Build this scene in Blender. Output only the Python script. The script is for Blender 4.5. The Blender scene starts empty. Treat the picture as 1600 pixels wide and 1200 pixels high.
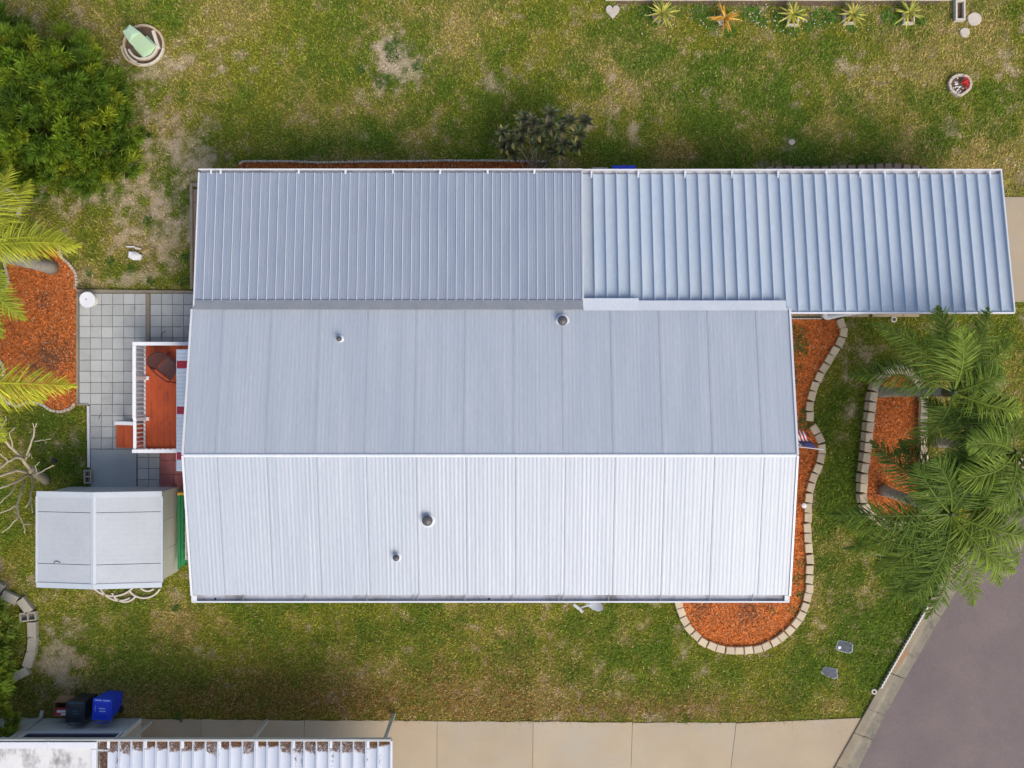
import bpy, math, random
import numpy as np
from mathutils import Vector, Matrix
random.seed(7)
R = math.radians
# ------------------------------------------------------------------ camera, world, sun, exposure
H, F = 30.0, 1722.0                      # camera height (m), focal length in 1600-px units
sc = bpy.context.scene
cd = bpy.data.cameras.new('camera'); cam = bpy.data.objects.new('camera', cd)
sc.collection.objects.link(cam); sc.camera = cam
cam.location = (0, 0, H); cam.rotation_euler = (0, 0, 0)
cd.sensor_width = 36.0; cd.lens = 36.0 * F / 1600.0; cd.clip_end = 3000; cd.clip_start = 0.5
SUN_EL, SUN_AZ = 50.0, 147.0             # azimuth clockwise from +Y (image up): light from the lower right
wd = bpy.data.worlds.new('World'); sc.world = wd; wd.use_nodes = True
wn = wd.node_tree.nodes; wl = wd.node_tree.links
sky = wn.new('ShaderNodeTexSky'); sky.sky_type = 'NISHITA'; sky.sun_disc = False
sky.sun_elevation = R(SUN_EL); sky.sun_rotation = R(SUN_AZ); sky.altitude = 10
sky.air_density = 1.0; sky.dust_density = 3.2; sky.ozone_density = 1.0
bg = wn['Background']; bg.inputs['Strength'].default_value = 0.135
wl.new(sky.outputs[0], bg.inputs['Color'])
sd = bpy.data.lights.new('sun', 'SUN'); sd.energy = 1.5; sd.angle = R(36); sd.color = (1.0, 0.92, 0.80)
so = bpy.data.objects.new('sun', sd); sc.collection.objects.link(so)
so.location = (12, -10, 25)
sv = Vector((math.sin(R(SUN_AZ))*math.cos(R(SUN_EL)), math.cos(R(SUN_AZ))*math.cos(R(SUN_EL)), math.sin(R(SUN_EL))))
so.rotation_euler = sv.to_track_quat('Z', 'Y').to_euler()
vs = sc.view_settings; vs.view_transform = 'Standard'; vs.look = 'None'; vs.exposure = 0.50; vs.gamma = 1.0
vs.use_curve_mapping = False

# ------------------------------------------------------------------ helpers
COL = sc.collection
WORG = {}
def P(px, py, z=0.0):
    return Vector(((px-800)/F*(H-z), -(py-600)/F*(H-z), z))
def P2(px, py, z=0.0):
    v = P(px, py, z); return (v.x, v.y)
def poly(pts, z=0.0): return [P2(a, b, z) for a, b in pts]

class MB:
    def __init__(s): s.v = []; s.f = []; s.c = []; s.smooth = False
    def add(s, vs, fs, col=None):
        o = len(s.v); s.v += [tuple(p) for p in vs]; s.f += [tuple(o+i for i in f) for f in fs]
        if col is not None: s.c += [col]*len(vs)
        return s
    def quad(s, a, b, c, d, col=None): return s.add([a, b, c, d], [(0, 1, 2, 3)], col)
    def box(s, x0, x1, y0, y1, z0, z1, ch=0.0):
        if x0 > x1: x0, x1 = x1, x0
        if y0 > y1: y0, y1 = y1, y0
        return s.prism([(x0, y0), (x1, y0), (x1, y1), (x0, y1)], z0, z1, ch)
    def prism(s, pts, z0, z1, ch=0.0):
        n = len(pts); a = sum(pts[i][0]*pts[(i+1) % n][1]-pts[(i+1) % n][0]*pts[i][1] for i in range(n))
        if a < 0: pts = pts[::-1]
        rings = [[(x, y, z0) for x, y in pts]]
        if ch:
            cx = sum(p[0] for p in pts)/n; cy = sum(p[1] for p in pts)/n
            def ins(p):
                dx, dy = cx-p[0], cy-p[1]; l = math.hypot(dx, dy) or 1
                k = min(ch*1.3, l*.5)/l; return (p[0]+dx*k, p[1]+dy*k)
            rings.append([(x, y, z1-ch) for x, y in pts]); rings.append([(*ins(p), z1) for p in pts])
        else: rings.append([(x, y, z1) for x, y in pts])
        v = [p for r in rings for p in r]; f = [tuple(range(n-1, -1, -1))]
        for k in range(len(rings)-1):
            for i in range(n): j = (i+1) % n; f.append((k*n+i, k*n+j, (k+1)*n+j, (k+1)*n+i))
        f.append(tuple((len(rings)-1)*n+i for i in range(n)))
        return s.add(v, f)
    def obox(s, c, sx, sy, z0, z1, rz=0.0, ch=0.0, taper=1.0):
        cs, sn = math.cos(rz), math.sin(rz); pts = []
        for ux, uy in ((-.5, -.5), (.5, -.5), (.5, .5), (-.5, .5)):
            x, y = ux*sx*(taper if uy > 0 else 1), uy*sy
            pts.append((c[0]+x*cs-y*sn, c[1]+x*sn+y*cs))
        return s.prism(pts, z0, z1, ch)
    def bar(s, a, b, w, h, up=Vector((0, 0, 1))):
        a = Vector(a); b = Vector(b); d = (b-a).normalized(); sd_ = d.cross(up)
        if sd_.length < 1e-4: sd_ = Vector((1, 0, 0))
        sd_.normalize(); u = sd_.cross(d)
        v = []
        for p in (a, b):
            for i, j in ((-1, -1), (1, -1), (1, 1), (-1, 1)): v.append(p+sd_*(w/2*i)+u*(h/2*j))
        return s.add(v, [(0, 3, 2, 1), (4, 5, 6, 7), (0, 1, 5, 4), (1, 2, 6, 5), (2, 3, 7, 6), (3, 0, 4, 7)])
    def tube(s, pts, rad, n=8, col=None):
        pts = [Vector(p) for p in pts]; m = len(pts)
        if not hasattr(rad, '__len__'): rad = [rad]*m
        v = []; pu = None
        for i, p in enumerate(pts):
            d = (pts[min(i+1, m-1)]-pts[max(i-1, 0)]).normalized()
            u = d.cross(Vector((0, 0, 1)) if abs(d.z) < .9 else Vector((1, 0, 0))).normalized() if pu is None else (pu-d*pu.dot(d)).normalized()
            pu = u; w = d.cross(u)
            for k in range(n):
                t = 2*math.pi*k/n; v.append(p+(u*math.cos(t)+w*math.sin(t))*rad[i])
        f = []
        for i in range(m-1):
            for k in range(n): l = (k+1) % n; f.append((i*n+k, i*n+l, (i+1)*n+l, (i+1)*n+k))
        f += [tuple(range(n-1, -1, -1)), tuple((m-1)*n+k for k in range(n))]
        return s.add(v, f, col)
    def lathe(s, c, prof, n=20):
        v = []; f = []
        for r, z in prof:
            for k in range(n): t = 2*math.pi*k/n; v.append((c[0]+r*math.cos(t), c[1]+r*math.sin(t), c[2]+z))
        for i in range(len(prof)-1):
            for k in range(n): l = (k+1) % n; f.append((i*n+k, i*n+l, (i+1)*n+l, (i+1)*n+k))
        f += [tuple(range(n-1, -1, -1)), tuple((len(prof)-1)*n+k for k in range(n))]
        return s.add(v, f)
    def ring(s, c, r0, r1, z0, z1, a0=0, a1=360, n=24):
        """an arc-shaped block"""
        v = []; f = []
        for i in range(n+1):
            t = R(a0+(a1-a0)*i/n); cs, sn = math.cos(t), math.sin(t)
            b = min(.012, (r1-r0)*.25)
            for r, z in ((r0, z0), (r1, z0), (r1, z1-b), (r1-b, z1), (r0+b, z1), (r0, z1-b)):
                v.append((c[0]+r*cs, c[1]+r*sn, z))
        for i in range(n):
            for k in range(6): l = (k+1) % 6; f.append((i*6+k, i*6+l, (i+1)*6+l, (i+1)*6+k)[::-1])
        f += [tuple(range(6)), tuple(n*6+k for k in range(5, -1, -1))]
        return s.add(v, f)
    def mesh(s, name, off=(0, 0, 0)):
        me = bpy.data.meshes.new(name)
        me.from_pydata([(x-off[0], y-off[1], z-off[2]) for x, y, z in s.v], [], s.f)
        if s.c and len(s.c) == len(s.v):
            a = me.color_attributes.new('col', 'FLOAT_COLOR', 'POINT')
            a.data.foreach_set('color', np.array([(*c, 1.0) for c in s.c], dtype=np.float32).ravel())
        if s.smooth: me.polygons.foreach_set('use_smooth', [True]*len(me.polygons))
        me.update(); return me

def link(name, data, parent, w, m=None, rot=None):
    o = bpy.data.objects.new(name, data); COL.objects.link(o)
    w = Vector(w); WORG[o] = w
    if parent is not None:
        o.parent = parent; o.location = w-WORG[parent]
    else: o.location = w
    if rot is not None: o.rotation_euler = rot
    if m is not None and data is not None and not data.materials: data.materials.append(m)
    return o
def obj(name, mb, m, parent=None):
    a = np.array(mb.v); lo, hi = a.min(0), a.max(0)
    w = ((lo[0]+hi[0])/2, (lo[1]+hi[1])/2, lo[2])
    return link(name, mb.mesh(name, w), parent, w, m)
def tag(o, label=None, cat=None, group=None, kind=None):
    if label: o['label'] = label
    if cat: o['category'] = cat
    if group: o['group'] = group
    if kind: o['kind'] = kind
    return o
def thing(name, label, cat, loc, group=None):
    o = bpy.data.objects.new(name, None); COL.objects.link(o); o.location = loc; o.empty_display_size = .2
    WORG[o] = Vector(loc); return tag(o, label, cat, group)
def root(name, loc, kind='structure'):
    o = bpy.data.objects.new(name, None); COL.objects.link(o); o.location = loc
    WORG[o] = Vector(loc); o['kind'] = kind; return o

# ------------------------------------------------------------------ materials
def mat(name, c1, c2=None, rough=.6, scale=3.0, fine=0.0, fscale=60.0, bump=0.0, bscale=40.0, metal=0.0, var=0.0,
        c3=None, s3=1.0, t3=(.55, .7), attr=False, transl=0.0, spec=.5, stretch=None, emit=None):
    m = bpy.data.materials.new(name); m.use_nodes = True; nt = m.node_tree; N = nt.nodes; L = nt.links
    b = N['Principled BSDF']; b.inputs['Roughness'].default_value = rough; b.inputs['Metallic'].default_value = metal
    b.inputs['Specular IOR Level'].default_value = spec
    pos = N.new('ShaderNodeNewGeometry').outputs['Position']
    if stretch:
        mp = N.new('ShaderNodeVectorMath'); mp.operation = 'MULTIPLY'; mp.inputs[1].default_value = stretch
        L.new(pos, mp.inputs[0]); pos = mp.outputs[0]
    def noise(sc_, det=4.0, ro=.6):
        n = N.new('ShaderNodeTexNoise'); n.inputs['Scale'].default_value = sc_; n.inputs['Detail'].default_value = det
        n.inputs['Roughness'].default_value = ro; L.new(pos, n.inputs['Vector']); return n.outputs['Fac']
    def mixc(f, a, b_, blend='MIX'):
        x = N.new('ShaderNodeMix'); x.data_type = 'RGBA'; x.blend_type = blend
        for s_, val in ((x.inputs[0], f), (x.inputs[6], a), (x.inputs[7], b_)):
            if hasattr(val, 'links'): L.new(val, s_)
            else: s_.default_value = val if not isinstance(val, tuple) else (*val, 1.0)[:4]
        return x.outputs[2]
    def ramp(f, lo, hi):
        r = N.new('ShaderNodeMapRange'); r.inputs[1].default_value = lo; r.inputs[2].default_value = hi
        L.new(f, r.inputs[0]); return r.outputs[0]
    if attr:
        a = N.new('ShaderNodeAttribute'); a.attribute_name = 'col'; c = a.outputs['Color']
    elif c2 is not None: c = mixc(ramp(noise(scale), .3, .7), c1, c2)
    else:
        rgb = N.new('ShaderNodeRGB'); rgb.outputs[0].default_value = (*c1, 1); c = rgb.outputs[0]
    if c3 is not None: c = mixc(ramp(noise(s3, 6.0, .65), *t3), c, c3)
    def mulv(c, f, amt):
        v = N.new('ShaderNodeMapRange'); v.inputs[3].default_value = 1-amt; v.inputs[4].default_value = 1+amt
        L.new(f, v.inputs[0]); h = N.new('ShaderNodeVectorMath'); h.operation = 'SCALE'
        L.new(c, h.inputs[0]); L.new(v.outputs[0], h.inputs['Scale']); return h.outputs[0]
    if fine: c = mulv(c, ramp(noise(fscale, 3.0, .7), .25, .75), fine)
    if var: c = mulv(c, N.new('ShaderNodeObjectInfo').outputs['Random'], var)
    L.new(c, b.inputs['Base Color'])
    if bump:
        bp = N.new('ShaderNodeBump'); bp.inputs['Strength'].default_value = 1.0; bp.inputs['Distance'].default_value = bump
        L.new(noise(bscale, 4.0, .65), bp.inputs['Height']); L.new(bp.outputs[0], b.inputs['Normal'])
    if transl:
        tr = N.new('ShaderNodeBsdfTranslucent'); L.new(c, tr.inputs['Color'])
        mx = N.new('ShaderNodeMixShader'); mx.inputs[0].default_value = transl
        L.new(b.outputs[0], mx.inputs[1]); L.new(tr.outputs[0], mx.inputs[2]); L.new(mx.outputs[0], N['Material Output'].inputs['Surface'])
    return m
M = {}
M['lawn'] = mat('lawn soil', (1, 1, 1), attr=True, rough=.95, fine=.35, fscale=45, bump=.03, bscale=30, spec=.1)
M['blade'] = mat('grass blade', (1, 1, 1), attr=True, rough=.75, transl=.12, spec=.15)
M['leaf'] = mat('leaf', (1, 1, 1), attr=True, rough=.45, transl=.25, spec=.25)
M['leafmatt'] = mat('matt leaf', (1, 1, 1), attr=True, rough=.6, transl=.2, spec=.25)
M['roofwhite'] = mat('white painted roof metal', (.37, .41, .46), (.42, .455, .50), rough=.38, scale=.7, fine=.08, fscale=9, stretch=(5, .45, 1),
                     bump=.006, bscale=1.2, c3=(.34, .385, .44), s3=.4, t3=(.42, .85), spec=.6)
M['roofgrey'] = mat('grey ribbed roof metal', (.265, .31, .385), (.30, .345, .415), rough=.28, scale=1.0, fine=.05, fscale=14, stretch=(3, .7, 1), bump=.003, bscale=2.0, spec=1.0)
M['panmetal'] = mat('white carport metal', (.40, .475, .565), (.46, .52, .585), rough=.33, scale=.8, fine=.06, fscale=7, stretch=(2.5, .6, 1),
                    c3=(.42, .42, .41), s3=.9, t3=(.62, .9), var=.03)
M['trim'] = mat('white trim', (.66, .67, .69), (.60, .61, .64), rough=.4, scale=2.0, fine=.05)
M['flash'] = mat('grey flashing', (.24, .255, .28), (.20, .215, .24), rough=.5, scale=3.0, fine=.1, fscale=20)
M['flashw'] = mat('white flashing', (.55, .59, .64), (.62, .64, .67), rough=.45, scale=3.0, fine=.08, fscale=20)
M['gutter'] = mat('gutter inside', (.45, .46, .50), (.36, .37, .41), rough=.55, scale=2.0, fine=.15, fscale=10, c3=(.14, .13, .13), s3=1.3, t3=(.5, .75))
M['siding'] = mat('cream siding', (.55, .53, .46), (.50, .48, .42), rough=.6, scale=2.0, fine=.05)
M['shedroof'] = mat('shed roof sheet', (.46, .485, .505), (.42, .445, .47), rough=.55, scale=.8, fine=.04, fscale=9, c3=(.36, .385, .41), s3=.7, t3=(.55, .9))
M['shedtrim'] = mat('shed trim', (.50, .54, .58), (.46, .50, .54), rough=.5, scale=4)
M['shedwall'] = mat('shed wall', (.60, .59, .52), (.55, .54, .47), rough=.6, scale=3, fine=.06)
M['dark'] = mat('dark metal', (.07, .065, .065), (.11, .10, .10), rough=.45, scale=20)
M['black'] = mat('black', (.012, .013, .017), (.02, .02, .025), rough=.45, scale=10)
M['paver'] = mat('patio paver', (.45, .46, .45), (.38, .395, .39), rough=.85, scale=1.4, fine=.12, fscale=90, var=.10, bump=.002, bscale=120, c3=(.24, .24, .23), s3=1.6, t3=(.58, .85))
M['redpaver'] = mat('red paver', (.36, .125, .115), (.30, .105, .10), rough=.85, scale=3, fine=.15, fscale=70, var=.12)
M['brownpaver'] = mat('brown paver', (.30, .20, .145), (.25, .165, .12), rough=.85, scale=2.5, fine=.15, fscale=70, var=.16)
M['tanpaver'] = mat('tan paver', (.46, .36, .23), (.40, .31, .20), rough=.85, scale=3, fine=.12, fscale=70, var=.08)
M['sand'] = mat('joint sand', (.20, .20, .18), (.14, .14, .125), rough=.95, scale=8, fine=.2)
M['slab'] = mat('grey slab', (.37, .40, .40), (.32, .35, .36), rough=.85, scale=2.5, fine=.1, fscale=60)
M['timber'] = mat('weathered timber', (.30, .25, .18), (.22, .19, .145), rough=.85, scale=6, fine=.2, fscale=50, var=.08)
M['concrete'] = mat('driveway concrete', (.43, .345, .235), (.375, .30, .205), rough=.9, scale=.7, fine=.09, fscale=70, bump=.002, bscale=100,
                    c3=(.36, .33, .27), s3=.45, t3=(.45, .75), var=.07)
M['kerb'] = mat('kerb concrete', (.29, .235, .15), (.20, .18, .14), rough=.9, scale=2.2, fine=.2, fscale=50, c3=(.36, .17, .05), s3=1.1, t3=(.52, .75))
M['gutterpan'] = mat('kerb gutter pan', (.26, .225, .165), (.185, .17, .13), rough=.9, scale=2.6, fine=.2, fscale=50, c3=(.09, .085, .07), s3=2.2, t3=(.52, .72))
M['asphalt'] = mat('asphalt', (.185, .145, .138), (.145, .115, .113), rough=.92, scale=.5, fine=.28, fscale=42, bump=.003, bscale=150, c3=(.125, .10, .10), s3=.8, t3=(.48, .85))
M['block'] = mat('wall block', (.56, .46, .32), (.48, .395, .28), rough=.9, scale=5, fine=.13, fscale=80, var=.10, bump=.003, bscale=70)
M['edger'] = mat('small edging', (.52, .45, .36), (.42, .36, .29), rough=.9, scale=6, fine=.12, var=.16)
M['cinder'] = mat('cinder block', (.42, .39, .32), (.34, .32, .27), rough=.95, scale=7, fine=.15, var=.10, bump=.003, bscale=90)
M['mulchbase'] = mat('mulch bed', (.26, .055, .016), (.15, .035, .014), rough=.95, scale=9, fine=.3, fscale=35, bump=.03, bscale=30)
M['chip'] = mat('mulch chip', (1, 1, 1), attr=True, rough=.85, spec=.2)
M['deck'] = mat('red deck board', (.52, .085, .014), (.43, .066, .013), rough=.6, scale=2.0, fine=.12, fscale=40, var=.05, c3=(.22, .032, .012), s3=1.6, t3=(.54, .70), stretch=(3, 1, 1))
M['rail'] = mat('white painted rail', (.84, .85, .87), (.78, .79, .82), rough=.5, scale=5)
M['awnwhite'] = mat('awning white', (.56, .63, .71), (.60, .66, .72), rough=.4, scale=3)
M['awnred'] = mat('awning red', (.42, .02, .05), (.35, .018, .04), rough=.45, scale=3)
M['sling'] = mat('brown sling', (.115, .045, .045), (.09, .036, .036), rough=.7, scale=8, fine=.15)
M['frame'] = mat('brown frame', (.06, .022, .02), rough=.5)
M['plastic'] = mat('white plastic', (.78, .79, .82), (.72, .73, .77), rough=.45, scale=4)
M['greenbox'] = mat('pale green plastic', (.42, .60, .36), (.40, .55, .42), rough=.5, scale=2.5, fine=.08)
M['tancurve'] = mat('tan concrete edging', (.55, .44, .29), (.46, .36, .24), rough=.9, scale=6, fine=.12, var=.1)
M['palecurve'] = mat('pale concrete edging', (.60, .55, .46), (.52, .47, .39), rough=.9, scale=6, fine=.1, var=.08)
M['trunk'] = mat('palm trunk', (.36, .33, .27), (.25, .235, .195), rough=.9, scale=7, fine=.2, fscale=30, bump=.008, bscale=16)
M['bark'] = mat('bark', (.20, .155, .10), (.13, .10, .07), rough=.9, scale=9, fine=.2)
M['palebark'] = mat('pale smooth bark', (.44, .37, .24), (.30, .27, .20), rough=.8, scale=3, fine=.12, fscale=30)
M['ladder'] = mat('green fibreglass', (.012, .22, .075), (.01, .17, .055), rough=.45, scale=5)
M['yellow'] = mat('yellow plastic', (.60, .36, .03), rough=.5)
M['alu'] = mat('aluminium', (.60, .56, .50), (.54, .51, .46), rough=.5, metal=.2, scale=8)
M['blue'] = mat('blue bin plastic', (.010, .055, .66), (.008, .045, .58), rough=.42, scale=3)
M['bluemark'] = mat('pale blue mark', (.35, .50, .85), rough=.5)
M['blackbin'] = mat('black bin plastic', (.012, .018, .028), (.018, .026, .036), rough=.42, scale=3)
M['teal'] = mat('worn dark teal mark', (.035, .085, .11), rough=.6)
M['card'] = mat('cardboard', (.36, .22, .105), (.31, .185, .09), rough=.8, scale=5)
M['cardin'] = mat('cardboard inside', (.20, .12, .06), rough=.9)
M['redprint'] = mat('red print', (.40, .02, .02), rough=.6)
M['whiteprint'] = mat('white print', (.72, .70, .68), rough=.6)
M['glass'] = mat('dark screen', (.010, .012, .035), (.016, .018, .045), rough=.35, scale=6)
M['nwall'] = mat('neighbour siding', (.46, .50, .52), (.40, .44, .46), rough=.6, scale=2, fine=.06)
M['nwallend'] = mat('neighbour end siding', (.50, .46, .38), (.45, .41, .34), rough=.6, scale=2, fine=.06)
M['nroof'] = mat('stained white roof', (.66, .65, .63), (.58, .575, .56), rough=.7, scale=1.5, fine=.08, c3=(.26, .24, .24), s3=1.7, t3=(.50, .66), stretch=(1.6, .9, 1))
M['npan'] = mat('neighbour pan roof', (.52, .56, .63), (.48, .52, .59), rough=.4, scale=1.5, fine=.06, var=.03)
M['fascia'] = mat('fascia', (.46, .46, .44), (.40, .40, .39), rough=.6, scale=3, fine=.08)
M['lid'] = mat('meter box lid', (.085, .095, .135), (.065, .075, .11), rough=.7, scale=12, fine=.2)
M['stone'] = mat('pale stone', (.52, .46, .39), (.45, .40, .34), rough=.9, scale=6, fine=.12, var=.08)
M['flowerred'] = mat('red petal', (.50, .008, .006), (.38, .006, .005), rough=.5, scale=9)
M['flagred'] = mat('flag red', (.42, .015, .03), rough=.7)
M['flagwhite'] = mat('flag white', (.72, .70, .72), rough=.7)
M['flagblue'] = mat('flag blue', (.012, .025, .16), rough=.7)
M['dish'] = mat('dish grey', (.48, .51, .54), (.42, .45, .49), rough=.5, scale=4)
M['wedging'] = mat('white plastic edging', (.70, .68, .62), (.60, .58, .52), rough=.6, scale=8)
M['soil'] = mat('dark soil', (.10, .065, .045), (.14, .09, .06), rough=.95, scale=9, fine=.25, bump=.02, bscale=30)

# ------------------------------------------------------------------ numpy noise for the lawn's own colours
rng = np.random.default_rng(11)
_perm = rng.random((512, 512)).astype(np.float32)
def vnoise(x, y, s, k=0):
    x = x*s+37.3*k+100; y = y*s+17.9*k+100
    xi = np.floor(x).astype(int); yi = np.floor(y).astype(int); fx = x-xi; fy = y-yi
    fx = fx*fx*(3-2*fx); fy = fy*fy*(3-2*fy)
    g = lambda a, b: _perm[a & 511, b & 511]
    return (g(xi, yi)*(1-fx)+g(xi+1, yi)*fx)*(1-fy)+(g(xi, yi+1)*(1-fx)+g(xi+1, yi+1)*fx)*fy
def fbm(x, y, s, k=0, o=4):
    t = 0; a = 1; n = 0
    for i in range(o): t = t+a*vnoise(x, y, s*2**i, k+i*3); n += a; a *= .55
    return t/n
# patches of bare earth, dry grass and lush grass: (px, py, rx, ry, amount) in photo pixels on the ground
BARE = [(620, 105, 46, 38, 1.25), (600, 60, 30, 30, .5), (245, 200, 70, 110, .45), (225, 340, 70, 110, .55), (300, 330, 45, 90, .5), (330, 235, 60, 30, .55),
        (780, 130, 30, 25, .5), (95, 1040, 45, 45, 1.0), (60, 310, 60, 35, .6), (150, 310, 70, 25, .5), (120, 985, 40, 30, .35), (240, 105, 45, 30, .5), (40, 20, 90, 30, .45),
        (1235, 222, 14, 12, 1.0), (1490, 200, 14, 14, .8), (1390, 35, 50, 22, .5), (1150, 8, 180, 12, .5), (1230, 930, 20, 80, .4), (975, 190, 30, 30, .4),
        (1320, 95, 30, 30, .4), (1580, 160, 40, 60, .35), (520, 255, 150, 12, .45), (1330, 640, 16, 90, .4), (1395, 575, 40, 22, .7), (1280, 505, 60, 12, .5), (95, 700, 60, 60, .3),
        (180, 440, 100, 20, .3), (130, 1095, 60, 18, .4), (210, 930, 60, 22, .45), (60, 905, 40, 20, .3), (840, 255, 60, 12, .6)]
DRY = [(450, 40, 260, 60, .5), (1060, 232, 50, 28, .9), (950, 90, 120, 40, .35), (1310, 200, 70, 40, .45), (1450, 130, 160, 140, .25), (600, 1085, 420, 42, .7),
       (300, 1010, 90, 60, .3), (780, 1005, 120, 70, .3), (1030, 1110, 220, 16, .6), (700, 940, 80, 40, .25), (1500, 240, 80, 40, .4), (1290, 1010, 40, 80, .15), (240, 990, 60, 60, .35),
       (1395, 530, 80, 30, .4), (1470, 650, 60, 60, .3), (860, 20, 160, 30, .25), (900, 205, 60, 40, .45), (200, 380, 60, 30, .35)]
LUSH = [(1090, 130, 190, 60, .7), (700, 210, 180, 40, .55), (1180, 190, 90, 70, .5), (1390, 1000, 90, 110, .6), (1330, 850, 60, 120, .5), (560, 1020, 160, 50, .3), (200, 1040, 70, 60, .4),
        (1010, 1050, 170, 60, .35), (560, 225, 60, 25, .4), (610, 75, 14, 18, 1.2), (595, 130, 10, 8, 1.2), (1310, 650, 30, 90, .35), (1380, 230, 120, 40, .25), (80, 680, 60, 50, .35),
        (1250, 250, 120, 20, .4), (880, 975, 160, 30, .25), (190, 420, 50, 30, .45), (270, 420, 40, 40, .35)]
BROWN = [(500, 1100, 330, 34, .8), (1000, 1108, 260, 22, .6), (420, 1060, 160, 40, .35), (1060, 235, 50, 24, .5), (760, 1060, 160, 40, .4), (270, 990, 70, 40, .3), (700, 990, 220, 40, .2)]
def blobs(x, y, L, wob):
    px = x*F/H+800; py = 600-y*F/H; t = np.zeros_like(x)
    for a, b, rx, ry, m in L: t = t+m*np.exp(-(((px-a)/rx)**2+((py-b)/ry)**2)*wob)
    return t
def lawncol(x, y):
    n1 = fbm(x, y, .45, 1); n2 = fbm(x, y, 1.6, 5); n3 = fbm(x, y, 5.0, 9, 3); n4 = fbm(x, y, .9, 21)
    wob = .35+1.3*n2
    bare = np.clip(blobs(x, y, BARE, wob)*1.05+(n2-.5)*1.5+(n3-.5)*2.0-.30, 0, 1)
    dry = np.clip(blobs(x, y, DRY, wob)*.9+(n1-.5)*1.6+(n4-.5)*1.9+(n3-.5)*1.0+.04, 0, 1)
    lush = np.clip(blobs(x, y, LUSH, wob)*1.0+(n4-.5)*-1.4+(n2-.5)*-1.8+(n3-.5)*-.8+.20, 0, 1)
    C = lambda *c: np.array(c, dtype=np.float32)
    col = C(.235, .238, .028)[None]*np.ones((len(x), 1), dtype=np.float32)
    col = col*(1-dry[:, None])+C(.39, .305, .095)*dry[:, None]
    k = (lush*.9)[:, None]; col = col*(1-k)+C(.105, .170, .018)*k
    brn = np.clip(blobs(x, y, BROWN, wob)*(.25+1.5*n3)-.05, 0, .8)[:, None]; col = col*(1-brn)+C(.27, .155, .045)*brn
    k = (bare*.9)[:, None]; col = col*(1-k)+C(.46, .37, .28)*k
    return col, bare, dry, lush
def inpoly(x, y, pts):
    r = np.zeros(len(x), bool); n = len(pts); j = n-1
    for i in range(n):
        xi, yi = pts[i]; xj, yj = pts[j]
        if yi != yj: r ^= ((yi > y) != (yj > y)) & (x < (xj-xi)*(y-yi)/(yj-yi)+xi)
        j = i
    return r
def fan_mesh(name, V, Fc, C):
    """fast mesh from numpy: V (n,3), Fc (m,k) faces, C (n,3) colours"""
    me = bpy.data.meshes.new(name); k = Fc.shape[1]
    me.vertices.add(len(V)); me.vertices.foreach_set('co', V.astype(np.float32).ravel())
    me.loops.add(Fc.size); me.loops.foreach_set('vertex_index', Fc.astype(np.int32).ravel())
    me.polygons.add(len(Fc)); me.polygons.foreach_set('loop_start', np.arange(0, Fc.size, k, dtype=np.int32))
    me.update(calc_edges=True)
    a = me.color_attributes.new('col', 'FLOAT_COLOR', 'POINT')
    a.data.foreach_set('color', np.concatenate([C, np.ones((len(C), 1))], 1).astype(np.float32).ravel())
    return me

# ------------------------------------------------------------------ outlines on the ground
LBED = [(95, 378), (93, 392), (98, 403), (108, 412), (118, 425), (121, 440), (120, 455), (120, 632), (110, 639), (95, 643), (80, 641), (68, 632), (50, 629), (30, 634), (12, 628), (0, 612),
        (-6, 600), (6, 588), (7, 575), (-2, 560), (-20, 540), (-20, 470), (5, 455), (14, 442), (12, 425), (8, 408), (20, 398), (45, 388), (70, 380)]
BACKBED = [(372, 258), (380, 253), (480, 254), (560, 253), (660, 252), (760, 251), (830, 252), (870, 300), (372, 300)]
FRONTBED = [(1200, 497), (1306, 500), (1312, 508), (1312, 522), (1304, 540), (1290, 560), (1275, 585), (1265, 610), (1262, 640), (1268, 660), (1278, 685), (1282, 705), (1275, 725), (1266, 750), (1259, 780),
            (1258, 820), (1262, 860), (1264, 900), (1262, 930), (1256, 950), (1240, 975), (1222, 992), (1200, 1005), (1175, 1012), (1148, 1013), (1120, 1008), (1096, 998), (1078, 982), (1066, 962), (1060, 940), (1058, 900), (1200, 880)]
ISLAND = [(1352, 800), (1344, 780), (1343, 760), (1347, 735), (1350, 700), (1354, 660), (1357, 630), (1362, 605), (1372, 588), (1388, 579), (1405, 578), (1420, 584), (1432, 598), (1438, 620), (1438, 650), (1437, 690), (1440, 730), (1448, 760), (1446, 785), (1434, 806), (1410, 818), (1380, 815)]
UTIL_C = P2(225, 71)
PATIO = [(121, 455), (330, 455), (330, 770), (139, 770), (139, 632), (121, 632)]
KIN = [(1170, 1440), (1230, 1330), (1302, 1200), (1347, 1120), (1372, 1075), (1446, 947), (1500, 858), (1552, 775), (1612, 690), (1680, 590), (1780, 440)]
KOUT = [(1205, 1450), (1264, 1342), (1336, 1211), (1375, 1132), (1400, 1085), (1470, 964), (1524, 874), (1575, 792), (1634, 708), (1702, 608), (1802, 458)]
WALK = [(-300, 1400), (-300, 1122), (222, 1122), (440, 1124), (640, 1127), (900, 1128), (1200, 1130), (1347, 1120), (1302, 1200), (1190, 1400)]
DRIVE = [(905, 308), (2300, 308), (2300, 472), (905, 472)]
EXCL = [poly(p) for p in (LBED, BACKBED, FRONTBED, ISLAND, PATIO, WALK, DRIVE)]
EXCL.append(poly(KIN+[(2600, 440), (2600, 1450)]))
EXCL.append([(-7.6, -4.95), (6.55, -4.95), (6.55, 1.6), (-7.6, 1.6)]); EXCL.append([(-7.6, 1.5), (1.6, 1.5), (1.6, 5.1), (-7.6, 5.1)])
EXCL.append(poly([(297, 286), (330, 286), (330, 458), (297, 458)]))
SHED = [(-12.05, -5.13), (-8.99, -5.13), (-8.99, -2.74), (-12.05, -2.74)]
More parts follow.
